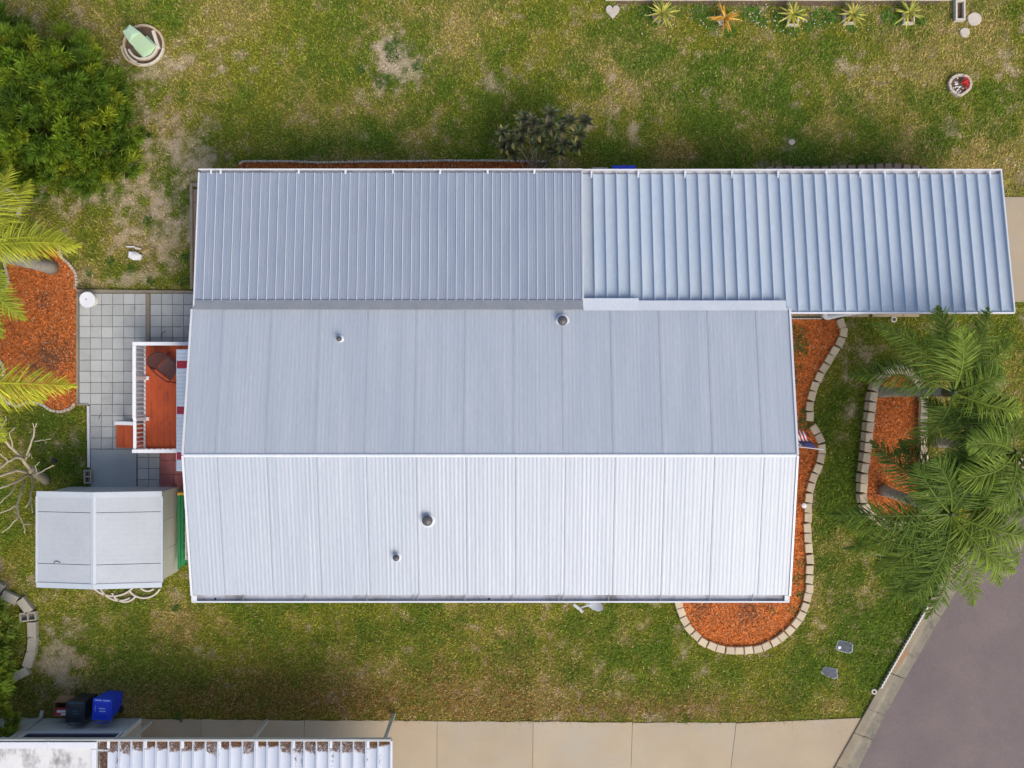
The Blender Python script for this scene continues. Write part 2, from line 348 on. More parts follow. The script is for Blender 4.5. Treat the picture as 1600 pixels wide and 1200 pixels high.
EXCL.append(SHED)
EXCL.append([(UTIL_C[0]+.55*math.cos(t/12*math.pi), UTIL_C[1]+.55*math.sin(t/12*math.pi)) for t in range(24)])
EXCL.append(poly([(1235, 484), (1438, 484), (1438, 497), (1235, 497)])); EXCL.append(poly([(940, -20), (1500, -20), (1500, 3), (940, 3)]))

# ------------------------------------------------------------------ ground and grass
def build_ground():
    x0, x1, y0, y1, d = -18.0, 18.0, -14.0, 14.0, .1
    xs = np.arange(x0, x1+d/2, d); ys = np.arange(y0, y1+d/2, d); nx, ny = len(xs), len(ys)
    X, Y = np.meshgrid(xs, ys); X = X.ravel(); Y = Y.ravel()
    col, bare, dry, lush = lawncol(X, Y)
    Z = (fbm(X, Y, .8, 40)-.5)*.03-.012
    edge = (np.abs(X) > 17.95) | (np.abs(Y) > 13.95); Z[edge] = -.012
    V = np.stack([X, Y, Z], 1)
    i = (np.arange(ny-1)[:, None]*nx+np.arange(nx-1)[None]).ravel()
    Q = np.stack([i, i+1, i+nx+1, i+nx], 1)
    # wide skirt to the horizon
    S = 900.0; n = len(V)
    sk = np.array([(-S, -S, -.012), (S, -S, -.012), (S, S, -.012), (-S, S, -.012)]); V = np.concatenate([V, sk])
    c = [0, nx-1, nx*ny-1, nx*(ny-1)]
    Q = np.concatenate([Q, np.array([(n, n+1, c[1], c[0]), (n+1, n+2, c[2], c[1]), (n+2, n+3, c[3], c[2]), (n+3, n, c[0], c[3])])])
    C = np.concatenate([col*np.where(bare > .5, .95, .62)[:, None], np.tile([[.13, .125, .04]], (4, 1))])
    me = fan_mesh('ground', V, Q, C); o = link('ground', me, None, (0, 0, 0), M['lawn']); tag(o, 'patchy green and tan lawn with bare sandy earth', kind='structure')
def build_grass():
    n = 760000
    x = rng.uniform(-15.2, 15.2, n); y = rng.uniform(-11.6, 11.8, n)
    col, bare, dry, lush = lawncol(x, y)
    keep = rng.random(n) < np.clip(1.08-.5*bare, .3, 1)
    for p in EXCL: keep &= ~inpoly(x, y, p)
    # ragged turf edges creep over the concrete a little: handled by blade length
    x, y, col, bare, lush, dry = x[keep], y[keep], col[keep], bare[keep], lush[keep], dry[keep]; n = len(x)
    az = rng.uniform(0, 2*np.pi, n); lean = rng.uniform(.35, 1.35, n)
    Ln = rng.uniform(.05, .115, n)*(1-.35*bare)*(1+.25*lush); W = rng.uniform(.007, .015, n)
    z = (fbm(x, y, .8, 40)-.5)*.03-.014
    dx, dy = np.cos(az), np.sin(az)
    a = np.stack([x-dy*W, y+dx*W, z], 1); b = np.stack([x+dy*W, y-dx*W, z], 1)
    t = np.stack([x+dx*Ln*np.sin(lean), y+dy*Ln*np.sin(lean), z+Ln*np.cos(lean)+.004], 1)
    V = np.empty((n*3, 3)); V[0::3] = a; V[1::3] = b; V[2::3] = t
    j = rng.normal(1.0, .30, n).clip(.35, 1.9)
    straw = rng.random(n) < (.03+.13*dry)
    c = col*j[:, None]; c[straw] = np.array([.42, .33, .15])*rng.uniform(.6, 1.25, straw.sum())[:, None]
    grn = rng.random(n) < (.10+.18*lush)*(1-bare); c[grn] = np.array([.10, .17, .022])*rng.uniform(.6, 1.3, grn.sum())[:, None]
    c = c*1.28
    me = fan_mesh('grass', V, np.arange(n*3).reshape(n, 3), np.repeat(c, 3, 0))
    o = link('grass', me, None, (0, 0, 0), M['blade']); tag(o, 'short olive and straw coloured lawn grass around the house', 'grass', kind='stuff')
build_ground(); build_grass()

def flat(name, pts, z, m, th=.08, kind='structure', parent=None):
    mb = MB().prism(pts, z-th, z); o = obj(name, mb, m, parent)
    if parent is None: o['kind'] = kind
    return o
# road, kerb
road = flat('road', poly(KOUT+[(2900, 300), (2900, 1700), (1205, 1700)]), .006, M['asphalt'], .05); road['label'] = 'purplish grey asphalt street at the corner'
kerb = root('kerb', P(1372, 1110)); kerb['label'] = 'weathered concrete kerb and gutter along the street'
def lerp2(L, t):
    n = len(L)-1; i = min(int(t*n), n-1); u = t*n-i
    return (L[i][0]+(L[i+1][0]-L[i][0])*u, L[i][1]+(L[i+1][1]-L[i][1])*u)
cuts = [0, .11, .205, .27, .33, .42, .5, .58, .66, .74, .82, .91, 1.0]
for a, b in zip(cuts[:-1], cuts[1:]):
    mb = MB(); mg = MB(); g = .0004; K = 5
    prof = [(0, -.05), (0, .055), (.03, .062), (.36, .058), (.42, .05)]; prof2 = [(.42, .05), (.55, .018), (.8, .012), (1.0, .014), (1.0, -.05)]
    for pr, m_ in ((prof, mb), (prof2, mg)):
        vv = []; nn = len(pr)
        for k in range(K+1):
            t = a+g+(b-a-2*g)*k/K; i_ = P2(*lerp2(KIN, t)); o_ = P2(*lerp2(KOUT, t))
            for u, z in pr: vv.append((i_[0]+(o_[0]-i_[0])*u, i_[1]+(o_[1]-i_[1])*u, z))
        ff = [(k*nn+q, k*nn+q+1, (k+1)*nn+q+1, (k+1)*nn+q) for k in range(K) for q in range(nn-1)]
        ff += [tuple(range(nn)), tuple(K*nn+q for q in range(nn-1, -1, -1))]
        m_.add(vv, ff)
    s_ = obj('kerb_segment', mb, M['kerb'], kerb); obj('gutter_pan', mg, M['gutterpan'], s_)
# neighbour's concrete walk and driveway: slabs with open joints
walk = root('driveway', P(900, 1160)); walk['label'] = 'tan concrete driveway slabs beside the neighbouring carport'
js = [(-300, -300), (60, 40), (315, 300), (476, 470), (683, 682), (833, 830), (988, 980), (1150, 1118), (1346, 1190)]
top = lambda x: 1122+min(max(x, 0), 1200)/1200*8 if x < 1300 else 1121
for i in range(len(js)-1):
    (a, a2), (b, b2) = js[i], js[i+1]; g = .35
    n = max(2, int((b-a)/12)); edge = [(a+g+(b-a-2*g)*k/n, top(a+(b-a)*k/n)+random.uniform(-.7, .9)) for k in range(n+1)]
    if i == len(js)-2: edge = [(a+g, 1130), (1346, 1121.5)]; b2 = 1190
    obj('slab', MB().prism(poly(edge+[(b2-g, 1400), (a2+g, 1400)]), -.06, .02+random.uniform(-.002, .003)), M['concrete'], walk)
flat('joint_bed', poly([(-300, 1124), (900, 1131), (1200, 1132), (1340, 1126), (1300, 1200), (1190, 1395), (-300, 1395)]), .004, M['sand'], .03)
drv = root('carport_slab', P(1500, 390)); drv['label'] = 'tan concrete drive running out from under the carport'
for a, b in ((905, 1140), (1140, 1370), (1370, 1640), (1640, 1900), (1900, 2300)):
    obj('slab', MB().prism(poly([(a+.3, 308), (b-.3, 308), (b-.3, 472), (a+.3, 472)]), -.06, .03), M['concrete'], drv)
strip = thing('paver_strip', 'row of tan pavers along the lower edge of the carport roof', 'pavers', P(1330, 490))
for a, b in ((1236, 1262), (1262, 1288), (1318, 1338), (1338, 1357), (1357, 1362), (1362, 1410), (1410, 1436)):
    if b-a > 8: obj('paver', MB().prism(poly([(a+.4, 472.5), (b-.4, 472.5), (b-.4, 495), (a+.4, 495)]), -.03, .045, .006), M['tanpaver'], strip)
topk = thing('concrete_strip', 'pale concrete strip above the row of spiky plants', 'kerb', P(1220, -4))
obj('strip', MB().prism(poly([(944, -14), (1500, -14), (1500, 1.5), (946, 1.5)]), -.05, .06, .01), M['palecurve'], topk)
obj('bed_soil', MB().prism(poly([(960, 1.8), (1470, 1.8), (1465, 7), (1300, 9), (1120, 8), (965, 6)]), -.05, .008), M['soil'], topk)

# ------------------------------------------------------------------ patio
patio = root('patio', P(200, 600)); patio['label'] = 'pale square pavers laid as a patio beside the deck'
flat('joint_bed', poly(PATIO), .008, M['sand'], .05)
pm = {}
def paver(px, py, w, h, m, par, dz=0):
    x, y = P2(px, py); x1, y1 = P2(px+w, py+h); g = .008
    k = (round(w, 1), round(h, 1), m.name)
    if k not in pm:
        W, D = x1-x, y-y1; g = .0055; pm[k] = MB().box(-W/2+g, W/2-g, -D/2+g, D/2-g, 0, .045, .006).mesh('paver'); pm[k].materials.append(m)
    return link('paver', pm[k], par, ((x+x1)/2, (y+y1)/2, -.01+dz+random.uniform(-.003, .004)), rot=(random.gauss(0, .004), random.gauss(0, .004), random.gauss(0, .006)))
st = 17.35
for r in range(17):
    y = 458.5+r*st
    for c in range(6):
        if (c < 1 and r > 9): continue
        if r >= 14: 
            continue
        paver(124.5+c*st, y, st, st, M['paver'], patio)
    for c in range(6):
        if r >= 14: continue
        paver(235.5+c*st, y, st, st, M['paver'], patio)
for r in range(4):
    for c in range(2): paver(215.5+c*17.3, 697+r*17.4, 17.3, 17.4, M['paver'], patio)
for r in range(3):
    for c in range(3): paver(250.3+c*22, 697+r*22, 22, 22, M['redpaver'], patio)
obj('slab', MB().prism(poly([(143, 702), (214, 702), (214, 765), (143, 765)]), -.02, .05, .005), M['slab'], patio)
obj('timber_edging', MB().prism(poly([(121, 452.5), (303, 454.5), (303, 458), (121, 457.5)]), -.02, .075, .006), M['timber'], patio)
obj('timber_edging', MB().prism(poly([(120.5, 458.3), (124.2, 458.3), (124.2, 630), (120.5, 630)]), -.02, .075, .006), M['timber'], patio)
obj('timber_edging', MB().prism(poly([(229.2, 458.8), (235, 458.8), (235, 700), (229.2, 700)]), -.02, .06, .006), M['timber'], patio)
obj('timber_edging', MB().prism(poly([(121, 630.5), (139, 630.5), (139, 633.5), (121, 633.5)]), -.02, .06, .006), M['timber'], patio)
obj('border_strip', MB().prism(poly([(137.5, 634), (141, 634), (142.3, 730), (138.5, 730)]), -.02, .09, .006), M['trim'], patio)
strip2 = thing('paver_border', 'narrow border of brown pavers along the left wall of the extension', 'pavers', P(305, 370))
for i in range(8):
    y = 296+i*21; obj('paver', MB().prism(poly([(302.5, y), (322, y), (322, y+20.4), (302.5, y+20.4)]), -.02, .03, .004), M['brownpaver'], strip2)
obj('timber', MB().prism(poly([(297.5, 286), (301.8, 286), (302.3, 452), (298, 452)]), -.02, .07, .006), M['timber'], strip2)
obj('timber', MB().prism(poly([(301.9, 286), (322, 286), (322, 295.3), (301.9, 291)]), -.02, .07, .006), M['timber'], strip2)

# ------------------------------------------------------------------ mulch beds
def mulch(label, pts, dens, bright=1.0, dark=()):
    wp = poly(pts); bed = flat('mulch_bed', wp, .014, M['mulchbase'], .06); bed['label'] = label
    a = np.array(wp); lo, hi = a.min(0), a.max(0); n = int((hi-lo).prod()*dens)
    x = rng.uniform(lo[0], hi[0], n); y = rng.uniform(lo[1], hi[1], n); k = inpoly(x, y, wp)
    k &= ~((x > -7.6) & (x < 6.5) & (y > -4.9) & (y < 5.1))
    x, y = x[k], y[k]; n = len(x)
    L = rng.uniform(.02, .06, n); W = rng.uniform(.006, .016, n); az = rng.uniform(0, np.pi, n); tl = rng.normal(0, .35, n); rl = rng.normal(0, .4, n)
    hgt = (fbm(x, y, 1.5, 60)-.35)*.05; z = .016+np.clip(hgt, 0, 1)+rng.uniform(0, .025, n)
    cx, sx = np.cos(az), np.sin(az)
    d = np.stack([cx*np.cos(tl), sx*np.cos(tl), np.sin(tl)], 1)*L[:, None]
    w = np.stack([-sx*np.cos(rl), cx*np.cos(rl), np.sin(rl)], 1)*W[:, None]
    p = np.stack([x, y, z], 1); V = np.empty((n*4, 3)); V[0::4] = p-d-w; V[1::4] = p+d-w; V[2::4] = p+d+w; V[3::4] = p-d+w
    nz = fbm(x, y, 1.3, 70)[:, None]; c = np.array([.56, .165, .038])*(1-nz)+np.array([.43, .128, .036])*nz
    c = c*rng.normal(1, .28, n).clip(.35, 1.8)[:, None]*bright
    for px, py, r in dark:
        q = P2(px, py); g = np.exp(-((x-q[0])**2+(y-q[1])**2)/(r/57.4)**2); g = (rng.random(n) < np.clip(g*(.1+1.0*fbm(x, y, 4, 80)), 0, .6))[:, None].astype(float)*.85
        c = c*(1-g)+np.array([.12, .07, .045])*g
    pale = rng.random(n) < .03; c[pale] = np.array([.55, .35, .22])
    me = fan_mesh('mulch_chips', V, np.arange(n*4).reshape(n, 4), np.repeat(c, 4, 0))
    o = link('mulch_chips', me, bed, (0, 0, 0), M['chip']); o.location = -WORG[bed]; o['kind'] = 'stuff'
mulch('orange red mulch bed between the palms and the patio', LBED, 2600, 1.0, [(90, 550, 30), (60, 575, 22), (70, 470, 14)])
mulch('narrow red mulch bed behind the extension', BACKBED, 1800, .85)
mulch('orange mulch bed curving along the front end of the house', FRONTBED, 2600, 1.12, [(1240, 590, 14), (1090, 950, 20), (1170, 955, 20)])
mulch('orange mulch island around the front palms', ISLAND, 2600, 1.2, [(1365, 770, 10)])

# ------------------------------------------------------------------ bed edging built of single blocks
def resample(pts, step):
    p = [Vector(P2(*q)) for q in pts]; seg = [(p[i+1]-p[i]).length for i in range(len(p)-1)]; T = sum(seg); n = max(1, round(T/step)); out = []
    for k in range(n):
        s_ = T*(k+.5)/n; i = 0
        while i < len(seg)-1 and s_ > seg[i]: s_ -= seg[i]; i += 1
        d = (p[i+1]-p[i]).normalized(); out.append((p[i]+d*s_, math.atan2(d.y, d.x)))
    # smooth headings
    q = []
    for i, (a, _) in enumerate(out):
        u = out[max(i-1, 0)][0]; v = out[min(i+1, n-1)][0]; dd = v-u; q.append((a, math.atan2(dd.y, dd.x) if dd.length > 1e-6 else out[i][1]))
    return q, T/n
def edging(name, label, pts, step, depth, h, m, part, taper=.82, courses=1, jit=.012, ch=.014, skip=lambda i: False, gap=.01, off=0.0):
    q, s_ = resample(pts, step); c = q[len(q)//2][0]
    t = thing(name, label, 'edging', (c.x, c.y, 0)); mbs = MB().obox((0, 0), s_-gap, depth, 0, h, 0, ch, taper); me = mbs.mesh(part); me.materials.append(m)
    for lv in range(courses):
        for i, (p, a) in enumerate(q):
            if skip(i): continue
            n_ = Vector((-math.sin(a), math.cos(a)))*(off*(courses-1-lv))
            link(part, me, t, (p.x+n_.x+random.uniform(-jit, jit), p.y+n_.y+random.uniform(-jit, jit), -.01+lv*(h+.003)), rot=(random.gauss(0, .02), random.gauss(0, .02), a+random.gauss(0, .04)))
    return t
fe = [(1306, 500), (1315, 507), (1316, 520), (1309, 538), (1294, 560), (1280, 584), (1269, 610), (1264, 632), (1264, 658)]
edging('garden_edging', 'tan wall blocks curving down the mulch bed from the carport corner', fe[::-1], .275, .20, .16, M['block'], 'block', taper=.84)
fe2 = [(1267, 664), (1279, 685), (1284, 705), (1278, 726), (1268, 750), (1261, 780), (1260, 820), (1262, 850), (1264, 880)]
edging('garden_edging', 'tan wall blocks along the mulch bed below the flag', fe2[::-1], .275, .20, .16, M['block'], 'block', taper=.84)
fe3 = [(1264, 881), (1263, 915), (1259, 940), (1250, 962), (1232, 984), (1212, 1000), (1186, 1012), (1158, 1016), (1128, 1014), (1100, 1003), (1078, 984), (1065, 962), (1058, 938), (1054, 920)]
edging('garden_edging', 'tan wall blocks ringing the half round mulch bed below the roof gutter', fe3[::-1], .255, .20, .16, M['block'], 'block', taper=.86)
isl = [(1352, 800), (1344, 775), (1346, 740), (1351, 700), (1355, 660), (1358, 632), (1363, 606), (1374, 588), (1390, 579), (1407, 578), (1421, 586), (1432, 600), (1438, 622), (1438, 652), (1437, 690), (1441, 735), (1447, 765), (1445, 788), (1432, 808), (1406, 819), (1376, 815), (1352, 800)]
edging('garden_edging', 'two course tan block wall around the palm island', isl, .28, .20, .15, M['block'], 'block', taper=.84, courses=2, off=.04)
lb = [(95, 378), (93, 392), (98, 403), (108, 412), (118, 425), (121, 440), (118, 452)]
edging('bed_border', 'small curved border stones at the upper right of the left mulch bed', lb, .082, .075, .09, M['edger'], 'stone', taper=.95, ch=.01, jit=.003)
edging('bed_border', 'small border stones curving round the lower end of the left mulch bed', [(118, 630), (112, 638), (98, 643), (82, 642), (70, 634), (58, 629), (42, 629), (28, 635), (12, 629), (2, 615), (-4, 600)], .1, .075, .09, M['edger'], 'stone', taper=.95, ch=.01, jit=.003)
edging('bed_border', 'small border stones beside the grass at the left photo edge below the trunk', [(7, 405), (11, 424), (14, 440), (10, 452), (2, 458)], .085, .075, .09, M['edger'], 'stone', taper=.95, ch=.01, jit=.003)
edging('bed_border', 'small border stones in the left mulch bed beside the lowest palm frond', [(-4, 556), (5, 570), (8, 580), (4, 592), (-4, 600)], .085, .075, .09, M['edger'], 'stone', taper=.95, ch=.01, jit=.003)
edging('bed_border', 'long row of small border stones behind the extension roof', [(374, 257), (381, 252.5), (450, 252.5), (495, 254.5), (560, 253.5), (640, 252.5), (700, 251.5), (770, 251.5), (855, 253)], .085, .055, .09, M['edger'], 'stone', taper=.96, ch=.008, jit=.004)
edging('garden_edging', 'grey scalloped stones half hidden above the carport roof', [(1195, 266), (1230, 265), (1270, 266), (1310, 264), (1350, 263), (1390, 261), (1420, 263), (1450, 268)], .25, .17, .12, M['brownpaver'], 'block', taper=.7)

# ------------------------------------------------------------------ corrugated sheets
def sheet(prof, L, th=0.0, rows=1):
    """profile [(x, z)] swept along local y from 0 to L"""
    mb = MB(); n = len(prof); v = []
    for r in range(rows+1):
        for x, z in prof: v.append((x, L*r/rows, z))
    mb.add(v, [(r*n+i, r*n+i+1, (r+1)*n+i+1, (r+1)*n+i) for r in range(rows) for i in range(n-1)]); return mb
def place_sheet(name, me, par, a, b_, m):
    """a: lower-left world corner, sheet runs to b_ along the slope (y,z)"""
    d = Vector(b_)-Vector(a); ang = math.atan2(d.z, math.hypot(d.x, d.y)); hd = math.atan2(d.y, d.x)-math.pi/2
    e = Matrix.Rotation(hd, 4, 'Z') @ Matrix.Rotation(ang, 4, 'X')
    return link(name, me, par, a, m, rot=e.to_euler())

# ------------------------------------------------------------------ mobile home
XL, XR, YR, ZR, YT, YB, ZE = -7.84, 6.80, -1.70, 3.65, 1.826, -5.19, 2.90
home = thing('mobile_home', 'long white mobile home with low gabled corrugated metal roof', 'house', ((XL+XR)/2, YR, 0))
obj('wall', MB().box(XL+.28, XR-.28, YB+.3, YB+.38, .1, ZE-.06), M['siding'], home)
obj('wall', MB().box(XL+.28, XR-.28, YT-.33, YT-.25, .1, ZE-.06), M['siding'], home)
for x in (XL+.2, XR-.28): 
    obj('gable_wall', MB().add([(x, YB+.385, .1), (x, YT-.335, .1), (x, YT-.335, ZE+.02), (x, YR, ZR-.06), (x, YB+.385, ZE+.02), (x+.08, YB+.385, .1), (x+.08, YT-.335, .1), (x+.08, YT-.335, ZE+.02), (x+.08, YR, ZR-.06), (x+.08, YB+.385, ZE+.02)],
        [(0, 1, 2, 3, 4), (9, 8, 7, 6, 5), (0, 5, 6, 1), (1, 6, 7, 2), (2, 7, 8, 3), (3, 8, 9, 4), (4, 9, 5, 0)]), M['siding'], home)
obj('skirting', MB().box(XL+.24, XR-.24, YB+.36, YT-.29, -.05, .1), M['dark'], home)
def corr(w, n, amp, seed, rib=True):
    rr = random.Random(seed); prof = [(0, .0)]
    p = w/n
    for i in range(n):
        a = amp*rr.uniform(.3, 1.1); x = i*p
        for u, z in ((.06, 0), (.18, .55), (.34, 1.0), (.50, 1.0), (.66, .55), (.80, .1), (.92, 0)): prof.append((x+u*p, a*z))
    prof.append((w, 0)); 
    if rib: prof = [(0, -.002), (.006, .010), (.016, .010), (.022, 0)]+[q for q in prof if q[0] > .024]
    return prof
meshes = {}
def roof_panels(sgn):
    pitch = 1.19; x0 = 1.275 if sgn < 0 else 1.23
    xs = [XL]+[x0+pitch*k for k in range(-9, 8) if XL+.2 < x0+pitch*k < XR-.2]+[XR]
    ye = YB if sgn < 0 else YT
    L = math.hypot(YR-ye, ZR-ZE)
    for i, (a, b) in enumerate(zip(xs[:-1], xs[1:])):
        w = b-a; full = abs(w-pitch) < .01; key = (sgn, round(w, 3), i % 4 if full else i)
        if key not in meshes: meshes[key] = sheet(corr(w-.003, max(3, round(12*w/pitch)), .0038, hash((i % 4, sgn)) % 97), L, rows=3).mesh('roof_panel'); meshes[key].materials.append(M['roofwhite'])
        if sgn < 0: link('roof_panel', meshes[key], home, (a, ye, ZE), rot=(math.atan2(ZR-ZE, YR-ye), 0, 0))
        else: link('roof_panel', meshes[key], home, (b, ye, ZE), rot=(math.atan2(ZR-ZE, ye-YR), 0, math.pi))
roof_panels(-1); roof_panels(1)
dk = MB().add([(XL+.03, YB+.02, ZE-.05), (XR-.03, YB+.02, ZE-.05), (XR-.03, YR, ZR-.05), (XL+.03, YR, ZR-.05), (XR-.03, YT-.02, ZE-.05), (XL+.03, YT-.02, ZE-.05)], [(0, 1, 2, 3), (3, 2, 4, 5)])
obj('roof_deck', dk, M['siding'], home)
obj('ridge_cap', MB().add([(XL-.02, YR-.045, ZR+.010), (XR+.02, YR-.045, ZR+.010), (XR+.02, YR, ZR+.03), (XL-.02, YR, ZR+.03), (XR+.02, YR+.03, ZR+.017), (XL-.02, YR+.03, ZR+.017),
    (XL-.02, YR-.047, ZR-.01), (XR+.02, YR-.047, ZR-.01), (XR+.02, YR+.032, ZR-.004), (XL-.02, YR+.032, ZR-.004)], [(0, 1, 2, 3), (3, 2, 4, 5), (6, 7, 1, 0), (5, 4, 8, 9)]), M['flashw'], home)
for x, s_ in ((XL, -1), (XR, 1)):
    for ye in (YB, YT):
        mb = MB(); mb.bar((x+s_*.028, ye, ZE-.03), (x+s_*.028, YR, ZR-.03), .05, .14); obj('rake_trim', mb, M['trim'], home)
obj('eave_trim', MB().box(XL, XR, YT+.004, YT+.03, ZE-.10, ZE+.012), M['trim'], home)
# gutter along the lower eave
GY0, GY1, GZ = YB-.165, YB-.005, ZE-.09
gut = obj('gutter', MB().box(XL-.02, XR+.0, GY0+.012, GY1, GZ-.03, GZ-.02).box(XL-.02, XR, GY1+.001, GY1+.012, GZ-.03, GZ+.07), M['gutter'], home)
obj('gutter_lip', MB().box(XL-.05, XR+.03, GY0-.025, GY0+.010, GZ-.04, GZ+.075, .008), M['trim'], gut)
obj('gutter_end', MB().box(XL-.05, XL-.022, GY0+.012, GY1+.03, GZ-.04, GZ+.07).box(XL-.02, XL+.085, GY0+.012, GY1-.01, GZ+.05, GZ+.066), M['trim'], gut)
obj('gutter_end', MB().box(XR+.002, XR+.03, GY0+.012, GY1+.03, GZ-.04, GZ+.07).box(XR-.09, XR, GY0+.012, GY1-.01, GZ+.05, GZ+.066), M['trim'], gut)
for px in (477, 573, 646, 653, 727, 801, 873, 880, 951, 1032, 1109, 1176, 380):
    x = P(px, 935, ZE).x; obj('gutter_strap', MB().box(x-.008, x+.008, GY0+.012, GY1+.05, GZ+.055, GZ+.10), M['flash'], gut)
for px in (336, 764): 
    x, y = P2(px, 936, GZ); obj('gutter_outlet', MB().lathe((x, y, GZ-.019), [(.03, 0), (.03, .003)], 12), M['black'], gut)
def roofz(y): return ZE+(ZR-ZE)*((y-YB)/(YR-YB) if y < YR else (YT-y)/(YT-YR))
for px, py, r in ((528, 529, .065), (880, 500, .115), (668, 813, .125), (618, 873, .08)):
    x, y = P2(px, py, 3.4); z = roofz(y); 
    v_ = obj('vent_pipe', MB().lathe((x, y, z-.05), [(r*1.5, 0), (r*1.5, .06), (r*.7, .08), (r*.7, .22)], 16), M['flashw'], home)
    c_ = MB().lathe((x, y, z+.14), [(r, 0), (r*1.05, .025), (r*.92, .055), (r*.55, .085), (r*.12, .098)], 18); c_.smooth = True
    obj('vent_cap', c_, M['dark'], v_)
# flashing where the carport runs under the eave
obj('flashing', MB().add([(1.78, YT-.02, ZE+.045), (6.74, YT-.02, ZE+.045), (6.74, YT+.23, ZE-.035), (1.78, YT+.23, ZE-.035)], [(0, 1, 2, 3)]), M['flashw'], home)
obj('flashing', MB().add([(1.76, YT-.022, ZE+.055), (3.12, YT-.022, ZE+.055), (3.12, YT+.285, ZE-.02), (1.76, YT+.285, ZE-.02)], [(0, 1, 2, 3)]), M['flashw'], home)
# striped metal awning over the deck
aw = obj('awning_frame', MB().bar((XL+.25, P(0, 735, 2.05).y, 2.53), (P(277, 0, 2.05).x, P(0, 735, 2.05).y, 2.02), .03, .05).bar((XL+.25, P(0, 547, 2.05).y, 2.53), (P(277, 0, 2.05).x, P(0, 547, 2.05).y, 2.02), .03, .05), M['rail'], home)
ax0, ax1 = P(276.5, 0, 2.05).x, XL+.24; ay0, ay1 = P(0, 736, 2.05).y, P(0, 546, 2.05).y; n = 32
for i in range(n):
    a = ay1-(ay1-ay0)*i/n; b = ay1-(ay1-ay0)*(i+1)/n; py = 546+190*(i+.5)/n
    red = any(lo <= py <= hi for lo, hi in ((564, 575), (635.5, 647), (706, 718)))
    mb = MB(); g = .0015; zr = .006
    for u0, u1, z0, z1 in ((0, .3, 0, zr), (.3, .7, zr, zr), (.7, 1, zr, 0)):
        ya = a-g-(a-b-2*g)*u0; yb = a-g-(a-b-2*g)*u1
        mb.quad((ax0, yb, 2.055+z1), (ax1, yb, 2.56+z1), (ax1, ya, 2.56+z0), (ax0, ya, 2.055+z0))
    obj('awning_slat', mb, M['awnred' if red else 'awnwhite'], home)
obj('awning_valance', MB().box(ax0-.012, ax0-.002, ay0, ay1, 1.97, 2.066), M['awnwhite'], home)

# ------------------------------------------------------------------ extension with ribbed grey roof
EX0, EX1, EY0, EY1, EZ0, EZ1 = -7.78, 1.74, 1.86, 5.27, 2.97, 2.52
ext = thing('house_extension', 'flat extension with grey ribbed metal roof joined to the house', 'extension', ((EX0+EX1)/2, 3.5, 0))
obj('wall', MB().box(EX0+.25, EX1-.14, EY1-.30, EY1-.22, 0, 2.45), M['siding'], ext)
obj('wall', MB().box(EX0+.17, EX0+.25, 1.6, EY1-.22, 0, 2.45), M['siding'], ext)
obj('wall', MB().box(EX1-.22, EX1-.14, 1.6, EY1-.31, 0, 2.45), M['siding'], ext)
pitch = (EX1-EX0)/43
pr = [(0, 0)]+[(.016-.016*math.cos(math.pi*k/10), .030*math.sin(math.pi*k/10)) for k in range(1, 10)]+[(.032, 0), (.07, -.002), (.078, .007), (.088, .007), (.096, -.002), (.135, -.002), (.143, .007), (.153, .007), (.161, -.002), (pitch-.001, 0)]
d = Vector((0, EY0-EY1, EZ0-EZ1)); L = d.length
me = sheet([(x, z) for x, z in pr], L).mesh('roof_panel'); me.materials.append(M['roofgrey'])
ang = math.atan2(EZ0-EZ1, EY1-EY0)
hilitem = sheet([(.007, .026), (.009, .036), (.016, .039), (.023, .036), (.025, .026)], L-.19).mesh('rib_highlight'); hilitem.materials.append(M['trim'])  # added white strips: painted highlight along the crest of each grey rib
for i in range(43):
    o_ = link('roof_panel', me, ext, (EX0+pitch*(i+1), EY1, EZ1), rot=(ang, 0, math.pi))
    c_ = bpy.data.objects.new('rib_highlight', hilitem); COL.objects.link(c_); c_.parent = o_
obj('roof_deck', MB().add([(EX0, EY0, EZ0-.05), (EX1, EY0, EZ0-.05), (EX1, EY1, EZ1-.05), (EX0, EY1, EZ1-.05)], [(0, 1, 2, 3)]), M['siding'], ext)
sl = (EZ1-EZ0)/(EY1-EY0)
obj('flashing', MB().add([(EX0-.03, EY0-.03, EZ0+.05), (EX1+.01, EY0-.03, EZ0+.05), (EX1+.01, EY0+.20, EZ0+.20*sl+.032), (EX0-.03, EY0+.20, EZ0+.20*sl+.032), (EX0-.03, EY0-.03, EZ0-.03), (EX1+.01, EY0-.03, EZ0-.03)], [(0, 1, 2, 3), (4, 5, 1, 0)]), M['flash'], ext)
mb = MB().bar((EX0-.02, EY0, EZ0-.02), (EX0-.02, EY1, EZ1-.02), .035, .12); obj('rake_trim', mb, M['trim'], ext)
mb = MB().bar((EX1+.012, EY0, EZ0-.02), (EX1+.012, EY1, EZ1-.02), .022, .12); obj('rake_trim', mb, M['flashw'], ext)
eg = obj('gutter', MB().box(EX0, EX1, EY1+.012, EY1+.09, EZ1-.10, EZ1-.09), M['gutter'], ext)
obj('gutter_lip', MB().box(EX0-.04, EX1, EY1+.065, EY1+.095, EZ1-.11, EZ1+.03, .006), M['trim'], eg)
for px in (330, 345, 467, 540, 614, 688, 762, 835): 
    x = P(px, 266, EZ1).x; obj('gutter_strap', MB().box(x-.025, x+.025, EY1-.03, EY1+.065, EZ1+.012, EZ1+.024), M['trim'], eg)

